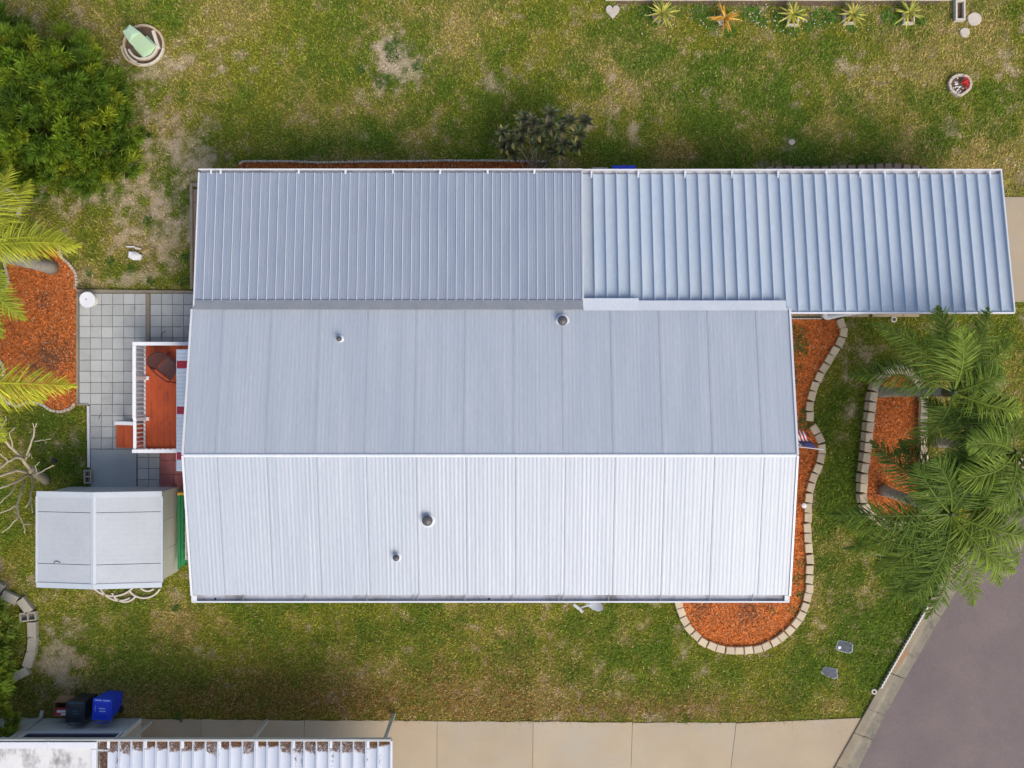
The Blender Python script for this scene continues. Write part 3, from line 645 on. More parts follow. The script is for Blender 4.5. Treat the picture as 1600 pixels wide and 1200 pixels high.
# ------------------------------------------------------------------ carport
CX0, CX1, CY0, CY1, CZ0, CZ1 = 1.765, 12.37, 1.785, 5.33, 2.80, 2.06
car = thing('carport', 'long pale blue white carport roof of ribbed metal pans', 'carport', ((CX0+CX1)/2, 3.6, 0))
np_ = 36; pitch = (CX1-CX0)/np_
sag = [(.016+(pitch-.017)*u, -.034*math.sin(math.pi*u)**.8 + .0) for u in [i/10 for i in range(11)]]
pr = [(0, -.005), (0, .075), (.014, .075), (.014, .002)]+sag
L = math.hypot(CY1-CY0, CZ0-CZ1); ang = math.atan2(CZ0-CZ1, CY1-CY0)
# run from the inner (high) edge outward: local y from outer edge inwards, mirrored in x
me = sheet([(x, z) for x, z in pr], L, rows=2).mesh('roof_pan'); me.materials.append(M['panmetal'])
sc_ = MB()
for u in (.3, .55, .8):
    for yy in (.16, L-.13): sc_.lathe((pitch*u, yy, -.027), [(.006, 0), (.006, .006)], 6)
scm = sc_.mesh('screw'); scm.materials.append(M['dark'])
for i in range(np_):
    o_ = link('roof_pan', me, car, (CX0+pitch*(i+1), CY1, CZ1), rot=(ang, 0, math.pi))
    s_ = bpy.data.objects.new('screws', scm); COL.objects.link(s_); s_.parent = o_; s_['kind'] = 'stuff'
cg = obj('gutter', MB().box(CX0, CX1, CY1+.004, CY1+.10, CZ1-.09, CZ1-.08), M['gutter'], car)
obj('gutter_lip', MB().box(CX0, CX1+.03, CY1+.075, CY1+.11, CZ1-.10, CZ1+.065, .006), M['trim'], cg)
for px in (924, 997, 1070, 1143, 1215, 1290, 1343, 1381, 1434, 1490, 1545):
    x = P(px, 268, CZ1).x; obj('gutter_strap', MB().box(x-.022, x+.022, CY1-.12, CY1+.075, CZ1+.066, CZ1+.075), M['trim'], cg)
obj('fascia', MB().box(6.78, CX1+.03, CY0-.05, CY0-.012, CZ0-.13, CZ0+.03, .005), M['trim'], car)
obj('rake_trim', MB().bar((CX1+.02, CY0-.012, CZ0-.02), (CX1+.02, CY1+.07, CZ1-.03), .035, .14), M['trim'], car)
for px in (1240, 1340, 1450, 1560):
    x = P(px, 0, 0).x*.93
    obj('post', MB().box(x-.04, x+.04, CY0+.25, CY0+.33, 0, CZ0-.241), M['trim'], car)
for x in (3.2, 6.2, 9.2, 12.1):
    obj('post', MB().box(x-.04, x+.04, CY1-.30, CY1-.22, 0, CZ1-.111), M['trim'], car)
obj('beam', MB().box(CX0+.05, CX1-.02, CY1-.31, CY1-.21, CZ1-.11, CZ1-.04), M['trim'], car)
obj('beam', MB().box(6.8, CX1-.02, CY0+.24, CY0+.34, CZ0-.24, CZ0-.16), M['trim'], car)

# ------------------------------------------------------------------ storage shed
SE, SR = 2.0, 2.28
sx0, sx1 = P(57.5, 0, SE).x, P(253, 0, SE).x; sy1, sy0 = P(0, 768, SE).y, P(0, 917, SE).y; sxr = P(146, 0, SR).x
shed = thing('storage_shed', 'white metal storage shed with gabled sheet roof beside the house', 'shed', ((sx0+sx1)/2, (sy0+sy1)/2, 0))
wx0, wx1, wy0, wy1 = sx0+.05, sx1-.19, sy0+.06, sy1-.06
def wallpanel(a, b, z0, z1, n, m):
    for i in range(n):
        p = [a[0]+(b[0]-a[0])*i/n, a[1]+(b[1]-a[1])*i/n]; q = [a[0]+(b[0]-a[0])*(i+1)/n, a[1]+(b[1]-a[1])*(i+1)/n]
        dx, dy = q[0]-p[0], q[1]-p[1]; l = math.hypot(dx, dy); ux, uy = dx/l*.004, dy/l*.004; nx, ny = dy/l*.03, -dx/l*.03
        obj('wall_panel', MB().prism([(p[0]+ux, p[1]+uy), (q[0]-ux, q[1]-uy), (q[0]-ux-nx, q[1]-uy-ny), (p[0]+ux-nx, p[1]+uy-ny)], 0, z1), m, shed)
wallpanel((wx1, wy0), (wx1, wy1), 0, SE-.03, 3, M['shedwall']); wallpanel((wx0, wy1), (wx0, wy0), 0, SE-.03, 3, M['shedwall'])
wallpanel((wx1-.04, wy1), (wx0+.04, wy1), 0, SE-.03, 4, M['shedtrim']); wallpanel((wx0+.04, wy0), (wx1-.04, wy0), 0, SE-.03, 4, M['shedtrim'])
for y in (wy0, wy1):
    obj('gable', MB().add([(wx0, y, SE-.028), (wx1, y, SE-.028), (sxr, y, SR-.03)], [(0, 1, 2)]), M['shedtrim'], shed)
ys = [sy1-.06, P(0, 800, 2.1).y, P(0, 881, 2.1).y, sy0+.06]
for xe in (sx0, sx1):
    for a, b in zip(ys[:-1], ys[1:]):
        mb = MB(); g = .007; K = 10
        for k in range(K):
            y0_ = a-g+(b-a+2*g)*k/K; y1_ = a-g+(b-a+2*g)*(k+1)/K
            ym = (y0_+y1_)/2
            mb.quad((xe, y0_, SE), (sxr, y0_, SR), (sxr, ym, SR+.001), (xe, ym, SE+.001)); mb.quad((xe, ym, SE+.001), (sxr, ym, SR+.001), (sxr, y1_, SR), (xe, y1_, SE))
        obj('roof_sheet', mb, M['shedroof'], shed)
    for y, s_ in ((sy1, -1), (sy0, 1)):
        mb = MB().bar((xe, y+s_*.055, SE-.005), (sxr, y+s_*.055, SR-.005), .13, .05); obj('roof_trim', mb, M['shedtrim'], shed)
    obj('eave_trim', MB().box(xe-.025, xe+.025, sy0+.12, sy1-.12, SE-.05, SE+.016, .005), M['shedtrim'], shed)
    obj('roof_deck', MB().add([(xe, sy0+.03, SE-.02), (sxr, sy0+.03, SR-.02), (sxr, sy1-.03, SR-.02), (xe, sy1-.03, SE-.02)], [(0, 1, 2, 3)]), M['dark'], shed)
obj('ridge_cap', MB().add([(sxr-.07, sy0, SR-.002), (sxr, sy0, SR+.018), (sxr+.07, sy0, SR-.002), (sxr-.07, sy1, SR-.002), (sxr, sy1, SR+.018), (sxr+.07, sy1, SR-.002)], [(0, 3, 4, 1), (1, 4, 5, 2)]), M['shedtrim'], shed)
pc = [P(84, 880, 2.1), P(86, 877, 2.1), P(90, 877, 2.1), P(95, 879, 2.1)]
for p in pc: p.z = SE+(SR-SE)*(p.x-sx0)/(sxr-sx0)+.014
obj('loose_wire', MB().tube(pc, .008, 5), M['black'], shed)
se = thing('curved_edging', 'curved pale edging pieces below the shed', 'edging', P(200, 930))
for (px, py, r, a0, a1) in ((178, 888, 44, 225, 318), (188, 905, 34, 205, 300), (196, 919, 22, 200, 325), (226, 905, 30, 215, 330), (232, 908, 16, 225, 310)):
    x, y = P2(px, py); obj('edging_piece', MB().ring((x, y), r/57.4-.045, r/57.4, -.02, .09, a0, a1, 14), M['palecurve'], se)

# ------------------------------------------------------------------ ladders between shed and house
lad = thing('ladder', 'green fibreglass extension ladder on its side against the shed wall', 'ladder', P(281, 830))
lx = wx1+.14; ly0, ly1 = P(0, 889, .5).y, P(0, 772, .5).y
for k, (dx, a, b) in enumerate(((0, ly0, ly1), (.085, ly0+.1, ly1-.05))):
    for z in (.08, .50):
        obj('rail', MB().box(lx+dx, lx+dx+.07, a, b, z-.018, z+.018, .006).box(lx+dx, lx+dx+.012, a, b, z+.018, z+.03), M['ladder'], lad)
    nr = 8
    for i in range(nr):
        y = a+(b-a)*(i+.5)/nr; obj('rung', MB().tube([(lx+dx+.035, y, .098), (lx+dx+.035, y, .482)], .016, 8), M['alu'], lad)
obj('end_cap', MB().box(lx-.01, lx+.165, ly1-.03, ly1+.045, .05, .535, .01), M['yellow'], lad)
lad2 = thing('ladder', 'narrow pale aluminium ladder leaning under the house eave', 'ladder', P(292, 845))
x_ = P(290, 0, .8).x
for dx, z in ((0, .78), (.16, .62)): obj('rail', MB().box(x_+dx, x_+dx+.03, P(0, 874, .8).y, P(0, 806, .8).y, z, z+.06, .005), M['alu'], lad2)
for i in range(5):
    y = P(0, 816+i*14.5, .8).y; obj('rung', MB().tube([(x_+.03, y, .81), (x_+.17, y, .65)], .013, 8), M['alu'], lad2)
for dx in (.0, .16): obj('foot', MB().box(x_+dx, x_+dx+.04, P(0, 872, .8).y, P(0, 869, .8).y, 0, .80), M['alu'], lad2); obj('foot', MB().box(x_+dx, x_+dx+.04, P(0, 812, .8).y, P(0, 809, .8).y, 0, .80), M['alu'], lad2)

# ------------------------------------------------------------------ deck with railing and steps
DZ, RZ = .45, 1.33
dx0, dx1 = P(226, 0, DZ).x, XL+.2; dy1, dy0 = P(0, 540, DZ).y, P(0, 703, DZ).y
deck = thing('deck', 'red stained wooden deck with white railing beside the house', 'deck', ((dx0+dx1)/2, (dy0+dy1)/2, 0))
nb = 13
for i in range(nb):
    a = dx0+(dx1-dx0)*i/nb; b = dx0+(dx1-dx0)*(i+1)/nb; obj('board', MB().box(a+.0015, b-.0015, dy0, dy1, DZ-.03, DZ+random.uniform(-.001, .001), .003), M['deck'], deck)
obj('frame', MB().box(dx0+.01, dx1, dy0+.01, dy1-.01, 0.02, DZ-.031), M['deck'], deck)
rx = P(210, 0, RZ).x; ry1, ry0 = P(0, 537, RZ).y, P(0, 705, RZ).y
gy = P(0, 656, RZ).y
for y in (ry1, ry0):
    obj('top_rail', MB().box(rx-.05 if y == ry1 else rx-.06, dx1, y-.045, y+.045, RZ-.02, RZ+.02, .006), M['rail'], deck)
    obj('bottom_rail', MB().box(rx+.04, dx1, y-.02, y+.02, DZ+.06, DZ+.12), M['rail'], deck)
    for i in range(11):
        x = rx+.15+i*.145; obj('baluster', MB().box(x-.015, x+.015, y-.015, y+.015, DZ+.121, RZ-.021), M['rail'], deck)
obj('top_rail', MB().box(rx-.045, rx+.045, gy+.03, ry1-.047, RZ-.02, RZ+.02, .006), M['rail'], deck)
obj('bottom_rail', MB().box(rx-.02, rx+.02, gy+.03, ry1-.047, DZ+.03, DZ+.09), M['rail'], deck)
n = 16
for i in range(n):
    y = gy+.10+(ry1-.10-gy-.10)*i/(n-1); obj('baluster', MB().box(rx-.016, rx+.016, y-.016, y+.016, DZ+.091, RZ-.021), M['rail'], deck)
for y in (ry1, (ry1+gy)/2+.1, gy, ry0):
    obj('post', MB().box(rx-.042, rx+.042, y-.042, y+.042, 0, RZ-.021 if y in (ry1, ry0) else RZ-.021), M['rail'], deck)
for y in ((ry1+gy)/2+.1, gy): obj('post_bracket', MB().box(rx-.05, rx+.10, y-.05, y+.05, DZ+.001, DZ+.06, .01), M['rail'], deck)
gt = obj('gate', MB().box(rx-.04, rx+.04, ry0+.047, gy-.047, RZ-.06, RZ-.021, .005), M['rail'], deck)
obj('gate_rail', MB().box(rx-.02, rx+.02, ry0+.047, gy-.047, DZ+.05, DZ+.11), M['rail'], gt)
for i in range(6):
    y = ry0+.12+(gy-.12-ry0-.12)*i/5; obj('baluster', MB().box(rx-.016, rx+.016, y-.016, y+.016, DZ+.111, RZ-.061), M['rail'], gt)
ty1, ty0 = P(0, 661, .3).y, P(0, 700, .3).y
for x0_, x1_, z in ((P(181, 0, .2).x, P(194, 0, .2).x, .17), (P(194.3, 0, .3).x, dx0-.004, .31)):
    obj('step', MB().box(x0_, x1_, ty0, ty1, z-.05, z, .006), M['deck'], deck); obj('riser', MB().box(x0_+.03, x1_, ty0+.02, ty1-.02, 0, z-.051), M['deck'], deck)
obj('handrail', MB().bar((P(178, 0, .95).x, ty1+.02, .88), (rx-.05, ty1+.02, RZ-.09), .09, .035), M['rail'], deck)
obj('post', MB().box(P(180, 0, .9).x-.0, P(180, 0, .9).x+.07, ty1-.015, ty1+.055, 0, .87), M['rail'], deck)
# patio chair on the deck
ch = thing('patio_chair', 'brown sling patio chair with rounded back on the red deck', 'chair', P(258, 572, DZ))
c0 = P(263, 575, .85); ca = R(-38)
def ct(x, y, z):   # chair local: +x to the front
    return (c0.x+x*math.cos(ca)-y*math.sin(ca), c0.y+x*math.sin(ca)+y*math.cos(ca), DZ+z)
sb = MB()
g = [[ct(-.22+.46*i/4, -.21+.42*j/4, .40-.02*math.sin(math.pi*i/4)) for j in range(5)] for i in range(5)]
for i in range(4):
    for j in range(4): sb.quad(g[i][j], g[i+1][j], g[i+1][j+1], g[i][j+1])
obj('seat', sb, M['sling'], ch)
bb = MB(); bk = []
for i in range(6):
    u = i/5; w = .25*math.sqrt(max(0.02, 1-(u*.97)**3)); bk.append([ct(-.24-.22*u, -w+2*w*j/6, .42+.46*u) for j in range(7)])
for i in range(5):
    for j in range(6): bb.quad(bk[i][j], bk[i+1][j], bk[i+1][j+1], bk[i][j+1])
obj('backrest', bb, M['deck'] if False else M['sling'], ch)
obj('back_frame', MB().tube([bk[i][0] for i in range(6)]+[bk[5][3]]+[bk[i][6] for i in range(5, -1, -1)], .014, 6), M['frame'], ch)
for s_ in (-1, 1):
    obj('armrest', MB().tube([ct(-.34, s_*.25, .62), ct(-.1, s_*.29, .60), ct(.2, s_*.28, .58), ct(.27, s_*.27, .5)], .016, 6), M['frame'], ch)
    obj('leg', MB().tube([ct(.27, s_*.27, .5), ct(.25, s_*.26, .39), ct(.30, s_*.27, 0.0)], .014, 6), M['frame'], ch)
    obj('leg', MB().tube([ct(-.26, s_*.24, .44), ct(-.34, s_*.26, 0.0)], .014, 6), M['frame'], ch)
obj('seat_frame', MB().tube([ct(-.23, -.225, .40), ct(.25, -.225, .40), ct(.25, .225, .40), ct(-.23, .225, .40)], .013, 6), M['frame'], ch)
# round white table on the patio corner
tc = P(136, 468, .45); tb = thing('round_side_table', 'small round white table with dark centre hole on the patio corner', 'table', (tc.x, tc.y, .035))
obj('table_top', MB().lathe((tc.x, tc.y, .40), [(.20, 0), (.215, .015), (.215, .04), (.205, .05), (.0, .046)], 28), M['plastic'], tb)
obj('hole_plug', MB().lathe((tc.x-.03, tc.y+.01, .447), [(.016, 0), (.014, .008)], 10), M['black'], tb)
obj('pedestal', MB().lathe((tc.x, tc.y, .035), [(.15, 0), (.15, .02), (.05, .04), (.04, .365)], 24), M['alu'], tb)

# ------------------------------------------------------------------ utility box in its ring
ub = thing('utility_pedestal', 'pale green plastic utility box inside a ring of curved edging', 'utility box', (*P2(226, 72), 0))
cx, cy = P2(226, 72); ca = R(-47)
def rot2(x, y, a=ca): x *= 1.3; y *= 1.3; return (cx+x*math.cos(a)-y*math.sin(a), cy+x*math.sin(a)+y*math.cos(a))
obj('base', MB().prism([rot2(*p) for p in ((-.10, -.19), (.20, -.19), (.24, 0.), (.20, .19), (-.10, .19))], 0, .12, .02), M['greenbox'], ub)
bd = MB(); lo = [(-.22, -.13), (.17, -.16), (.19, .16), (-.22, .13)]; hi = [(-.21, -.10), (.04, -.15), (.05, .15), (-.21, .10)]
v = [(*rot2(*p), .10) for p in lo]+[(*rot2(*p), .92) for p in hi]; ridge = [(*rot2(-.15, 0), 1.0), (*rot2(.0, 0), 1.0)]
bd.add(v+ridge, [(0, 1, 5, 4), (1, 2, 6, 5), (2, 3, 7, 6), (3, 0, 4, 7), (4, 5, 9, 8), (5, 6, 9), (6, 7, 8, 9), (7, 4, 8)]); obj('cover', bd, M['greenbox'], ub)
ur = thing('curved_edging', 'ring of curved tan edging pieces around the green utility box', 'edging', (*UTIL_C, 0))
for a0, a1, r, m in ((-8, 40, .575, 'tancurve'), (41, 125, .56, 'tancurve'), (126, 190, .56, 'tancurve'), (-75, -9, .58, 'palecurve'), (-110, -76, .58, 'palecurve'), (183, 230, .62, 'tancurve'), (231, 262, .60, 'tancurve'), (191, 249, .54, 'palecurve'), (200, 262, .43, 'palecurve'), (262, 355, .42, 'palecurve')):
    obj('edging_piece', MB().ring(UTIL_C, r-.06, r, -.02, .10 if r > .5 else .13, a0, a1, 14), M[m], ur)
obj('ring_soil', MB().prism([(UTIL_C[0]+.52*math.cos(t*math.pi/12), UTIL_C[1]+.52*math.sin(t*math.pi/12)) for t in range(24)], -.04, .012), M['soil'], ur)
bx, by = P2(245, 63); tb2 = tag(obj('edging_bar', MB().obox((bx, by), .09, .52, .01, .10, R(18), .012), M['palecurve']), 'straight rough pale bar lying inside the ring beside the green box', 'edging')

# ------------------------------------------------------------------ lawn odds and ends
def stone(name, label, cat, px, py, rx, ry, h, m, n=12, rz=0, group=None):
    x, y = P2(px, py); rr = random.Random(int(px*7+py)); k = [rr.uniform(.92, 1.07) for _ in range(n)]
    pts = [(x+rx*k[i]*math.cos(2*math.pi*i/n+rz), y+ry*k[i]*math.sin(2*math.pi*i/n+rz)) for i in range(n)]
    return tag(obj(name, MB().prism(pts, -.02, h, .015), m), label, cat, group)
x, y = P2(957, 18)
hp = [(x+.012*16*math.sin(t)**3, y+.014*(13*math.cos(t)-5*math.cos(2*t)-2*math.cos(3*t)-math.cos(4*t))) for t in [2*math.pi*i/20 for i in range(20)]]
tag(obj('stepping_stone', MB().prism(hp, -.02, .05, .012), M['stone']), 'heart shaped pale stone at the top beside the concrete strip', 'stone')
stone('stepping_stone', 'large round pale stepping stone beside the narrow trough', 'stone', 1522, 30, .19, .19, .05, M['stone'], 18)
stone('stepping_stone', 'small round grey stepping stone below the narrow trough', 'stone', 1507, 51, .135, .14, .045, M['stone'], 14)
stone('flat_rock', 'small pale flat rock in the grass above the carport', 'stone', 1237, 222, .10, .085, .03, M['stone'], 9)
tr = thing('trough', 'narrow rectangular concrete trough at the end of the plant row', 'planter', P(1496, 20))
x0, y0 = P2(1489, 35); x1, y1 = P2(1504, 3)
for a in ((x0, x0+.045, y0, y1), (x1-.045, x1, y0, y1), (x0+.0455, x1-.0455, y0, y0+.05), (x0+.0455, x1-.0455, y1-.05, y1)): obj('trough_side', MB().box(*a, -.02, .20, .006), M['palecurve'], tr)
obj('trough_soil', MB().box(x0+.046, x1-.046, y0+.051, y1-.051, -.02, .06), M['soil'], tr)
# planter of stones with red flowers
fp = thing('flower_planter', 'small stone ringed planter with red flowers and white pebbles', 'planter', P(1498, 133))
cx2, cy2 = P2(1498, 134); K = 11
outl = [(-17, -2), (-14, 8), (-6, 14), (-1, 17), (7, 13), (15, 6), (17, -3), (14, -11), (5, -15), (-5, -15), (-13, -10)]
outl = [(a*1.0/57.4, -b/57.4) for a, b in outl]
for i in range(K):
    a, b = outl[i], outl[(i+1) % K]; mx, my = (a[0]+b[0])/2, (a[1]+b[1])/2; l = math.hypot(b[0]-a[0], b[1]-a[1])
    obj('stone', MB().obox((cx2+mx, cy2+my), l*.97, .075, -.02, .13+random.uniform(-.01, .01), math.atan2(b[1]-a[1], b[0]-a[0]), .016), M['edger'], fp)
obj('soil', MB().prism([(cx2+a*.93, cy2+b*.93) for a, b in outl], -.02, .07), M['soil'], fp)
for i in range(26):
    t = random.uniform(1.7, 5.9); r = random.uniform(.04, .2); obj('pebble', MB().lathe((cx2+r*math.cos(t)-.03, cy2+r*math.sin(t), .068), [(.014, 0), (.021, .012), (.014, .022), (.003, .026)], 7), M['whiteprint'], fp)
fl = MB()
for i in range(38):
    c = Vector((cx2+random.gauss(.11, .055), cy2+random.gauss(.02, .055), .14+random.uniform(0, .12)))
    for k in range(5):
        t = 2*math.pi*k/5+i; u = Vector((math.cos(t), math.sin(t), .25))*.035; w = Vector((-math.sin(t), math.cos(t), 0))*.014
        fl.quad(c, c+u*.6-w, c+u, c+u*.6+w)
obj('flowers', fl, M['flowerred'], fp)['kind'] = 'stuff'
obj('stem', MB().tube([(cx2+.1, cy2, .06), (cx2+.11, cy2+.02, .2)], .012, 6), M['bark'], fp)

# ------------------------------------------------------------------ foliage builders
def leafstrip(fb, base, d, L, w, col, droop=.3, fold=.25, seg=3, tip=None):
    """a tapered, bent, V-folded leaf"""
    d = Vector(d).normalized(); s_ = d.cross(Vector((0, 0, 1)))
    if s_.length < .05: s_ = Vector((1, 0, 0))
    s_.normalize(); up = s_.cross(d); pts = []; p = Vector(base); dd = d.copy()
    for i in range(seg+1):
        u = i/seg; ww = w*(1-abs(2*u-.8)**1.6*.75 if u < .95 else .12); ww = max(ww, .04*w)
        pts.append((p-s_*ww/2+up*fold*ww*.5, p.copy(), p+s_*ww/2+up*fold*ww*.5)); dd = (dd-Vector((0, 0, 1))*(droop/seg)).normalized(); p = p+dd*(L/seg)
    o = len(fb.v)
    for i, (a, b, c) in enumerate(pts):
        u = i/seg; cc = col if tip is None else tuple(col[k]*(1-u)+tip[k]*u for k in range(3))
        fb.v += [tuple(a), tuple(b), tuple(c)]; fb.c += [cc]*3
    for i in range(seg):
        q = o+i*3; fb.f += [(q, q+1, q+4, q+3), (q+1, q+2, q+5, q+4)]
def jc(c, s_=.2, r=random): k = r.gauss(1, s_); k = max(.45, min(1.7, k)); return tuple(max(0, a*k) for a in c)
def frond(name, parent, c, az, L, rise, droop, col, tip, r, nl=52, lf=.62, wl=.034, twist=0.0):
    fb = MB(); rach = []; n = 14
    ca_, sa_ = math.cos(az), math.sin(az)
    for i in range(n+1):
        t = i/n; h = L*(t-.10*t*t); rach.append(Vector((c.x+ca_*h-sa_*twist*t*t, c.y+sa_*h+ca_*twist*t*t, c.z+rise*t-droop*t*t)))
    rb = tuple(min(1, a*1.3) for a in col)
    fb.tube(rach, [.024*(1-.85*i/n)+.003 for i in range(n+1)], 5, col=rb)
    for k in range(nl):
        t = .16+.84*(k+.5)/nl; f_ = t*n; i = min(int(f_), n-1); p = rach[i].lerp(rach[i+1], f_-i); d = (rach[i+1]-rach[i]).normalized(); s_ = d.cross(Vector((0, 0, 1))).normalized()
        ll = lf*(math.sin(math.pi*min(1, .18+.80*t))**.7)*(1 if t < .9 else .75)
        for sg in (-1, 1):
            out = s_*sg*r.uniform(.6, 1.05)+d*(.30+.8*t*t+r.uniform(-.25, .3))+Vector((0, 0, r.uniform(-.3, .75)))
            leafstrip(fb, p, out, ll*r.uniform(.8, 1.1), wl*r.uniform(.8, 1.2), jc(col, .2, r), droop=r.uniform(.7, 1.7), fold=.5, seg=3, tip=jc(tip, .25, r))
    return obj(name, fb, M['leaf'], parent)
def palm(label, base, top, fronds, seed, dark=(.052, .100, .012), bright=(.19, .255, .03), trunk_r=.13):
    """base and top: world points. fronds: (azimuth deg, length, rise, droop, brightness 0-1)"""
    r = random.Random(seed); base = Vector(base); top = Vector(top); t = thing('palm_tree', label, 'palm', base, 'palms')
    pts = [base.lerp(top, i/9)+Vector((math.sin(i*.5)*.015, 0, 0)) for i in range(10)]
    pts[0].z -= .03
    tk = MB(); rad = []; 
    rad = [trunk_r*(1.35 if i == 0 else 1.08 if i == 1 else 1.0-.03*i) for i in range(10)]; tk.tube(pts, rad, 14); tk.smooth = True
    tko = obj('trunk', tk, M['trunk'], t)
    for k in range(14):
        u = (k+.7)/15; p = base.lerp(top, u); rr = trunk_r*(1.03-.27*u)
        obj('trunk_ring', MB().lathe((p.x, p.y, p.z), [(rr*.98, 0), (rr*1.05, .012), (rr*.98, .026)], 14), M['trunk'], tko)
    cs_ = MB(); cs_.tube([top, top+Vector((0, 0, .35)), top+Vector((0, 0, .6))], [trunk_r*.9, trunk_r*.75, trunk_r*.3], 10, col=(.10, .12, .05)); obj('crownshaft', cs_, M['leaf'], t)
    c = top+Vector((0, 0, .45))
    extra = [(r.uniform(0, 360), r.uniform(1.1, 1.7), r.uniform(.9, 1.4), r.uniform(.6, 1.0), r.uniform(.2, .9)) for _ in range(2)]
    for az, L, rise, droop, b in list(fronds)+extra:
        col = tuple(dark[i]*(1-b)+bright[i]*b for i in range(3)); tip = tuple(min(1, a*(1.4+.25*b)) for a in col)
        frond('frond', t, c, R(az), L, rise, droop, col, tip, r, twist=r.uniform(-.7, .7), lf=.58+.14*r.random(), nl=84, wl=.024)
    return t
# front palms on the right
palm('palm with pale sparse crown rising from the upper end of the mulch island', P(1374, 612), P(1478, 613, 3.6), [
    (150, 2.2, .35, 1.7, .25), (118, 2.5, .5, 1.3, .45), (96, 2.3, .8, 1.0, .5), (62, 2.6, .5, 1.2, .3), (42, 2.4, .6, 1.3, .4), (-14, 2.1, .5, 1.2, .6),
    (-50, 2.1, .6, 1.3, .75), (-78, 2.2, .5, 1.3, .6), (-105, 2.0, .5, 1.5, .4), (80, 1.6, 1.2, .5, .8), (-30, 1.5, 1.2, .6, .9)], 3)
palm('largest palm with dark glossy crown hanging over the lawn and kerb', P(1380, 766), P(1474, 800, 3.7), [
    (182, 2.9, .3, 1.4, .25), (203, 2.6, .3, 1.5, .35), (138, 2.6, .4, 1.2, .12), (120, 2.1, .4, 1.4, .1), (80, 2.3, .7, 1.0, .3), (62, 2.4, .6, 1.1, .15), (35, 2.4, .5, 1.1, .2), (8, 2.4, .5, 1.2, .4),
    (-20, 2.5, .5, 1.2, .45), (-45, 2.6, .5, 1.2, .65), (-70, 2.7, .5, 1.2, .6), (-95, 2.5, .6, 1.2, .35), (-112, 2.6, .4, 1.4, .45), (-135, 2.4, .4, 1.4, .5), (-103, 2.9, .3, 1.3, .15), (-84, 2.9, .4, 1.3, .25), (-124, 2.8, .3, 1.4, .2), (-152, 2.6, .3, 1.5, .2), (-60, 1.9, 1.2, .6, .85), (-25, 1.8, 1.2, .6, .8), (100, 1.6, 1.3, .6, .3), (215, 2.2, .3, 1.7, .4)], 4)
palm('dark crowned palm behind the largest palm at the right photo edge', P(1462, 690), P(1572, 705, 4.0), [
    (182, 2.2, .4, 1.4, .3), (160, 2.4, .4, 1.3, .2), (205, 2.4, .4, 1.3, .1), (225, 2.2, .5, 1.2, .15), (250, 2.3, .6, 1.2, .2), (275, 2.3, .6, 1.1, .35), (300, 2.3, .5, 1.1, .4), (330, 2.3, .5, 1.1, .5),
    (20, 2.3, .5, 1.1, .3), (95, 1.9, .6, 1.1, .3), (128, 2.3, .6, 1.2, .25), (150, 1.4, 1.2, .6, .5), (260, 1.5, 1.2, .6, .55)], 5, trunk_r=.12)
# palms at the left
YG = dict(dark=(.13, .205, .02), bright=(.37, .375, .028))
palm('palm with pale smooth leaning trunk in the left mulch bed', P(82, 418), P(-30, 394, 3.4), [
    (13, 2.5, .4, 1.2, .85), (24, 2.2, .5, 1.2, .55), (60, 2.4, .5, 1.2, .8), (45, 2.2, .4, 1.4, .9), (-74, 2.0, .4, 1.3, .5), (-60, 1.5, .3, 1.4, .6), (-90, 2.3, .5, 1.2, .5), (90, 2.3, .5, 1.2, .6), (130, 2.3, .5, 1.2, .5), (170, 2.3, .5, 1.2, .5), (210, 2.3, .5, 1.2, .5), (250, 2.3, .5, 1.2, .5)], 6, trunk_r=.16, **YG)
palm('palm at the left photo edge reaching a yellow frond over the patio', P(-20, 590), P(-66, 596, 3.2), [
    (-1, 3.1, .5, 1.2, .95), (-14, 2.2, .4, 1.4, .8), (66, 1.9, .4, 1.2, .5), (90, 2.3, .5, 1.2, .5), (150, 2.3, .5, 1.2, .5), (190, 2.3, .5, 1.2, .5), (230, 2.3, .5, 1.2, .5), (270, 2.3, .5, 1.2, .5), (305, 2.0, .5, 1.2, .6)], 8, **YG)
wr = thing('curved_edging', 'short curved white edging under the palm fronds at the left photo edge', 'edging', P(12, 322))
obj('edging_piece', MB().ring(P2(8, 322), .40, .48, -.02, .11, -38, 62, 12), M['palecurve'], wr); obj('edging_piece', MB().ring(P2(8, 322), .40, .48, -.02, .11, 64, 150, 12), M['palecurve'], wr)
tag(obj('quartz_rock', MB().prism([P2(a, b) for a, b in ((2, 315), (14, 318), (24, 325), (20, 332), (6, 329), (-6, 322))], -.02, .12, .03), M['stone']), 'pale rock inside the curved white edging at the left photo edge', 'stone')

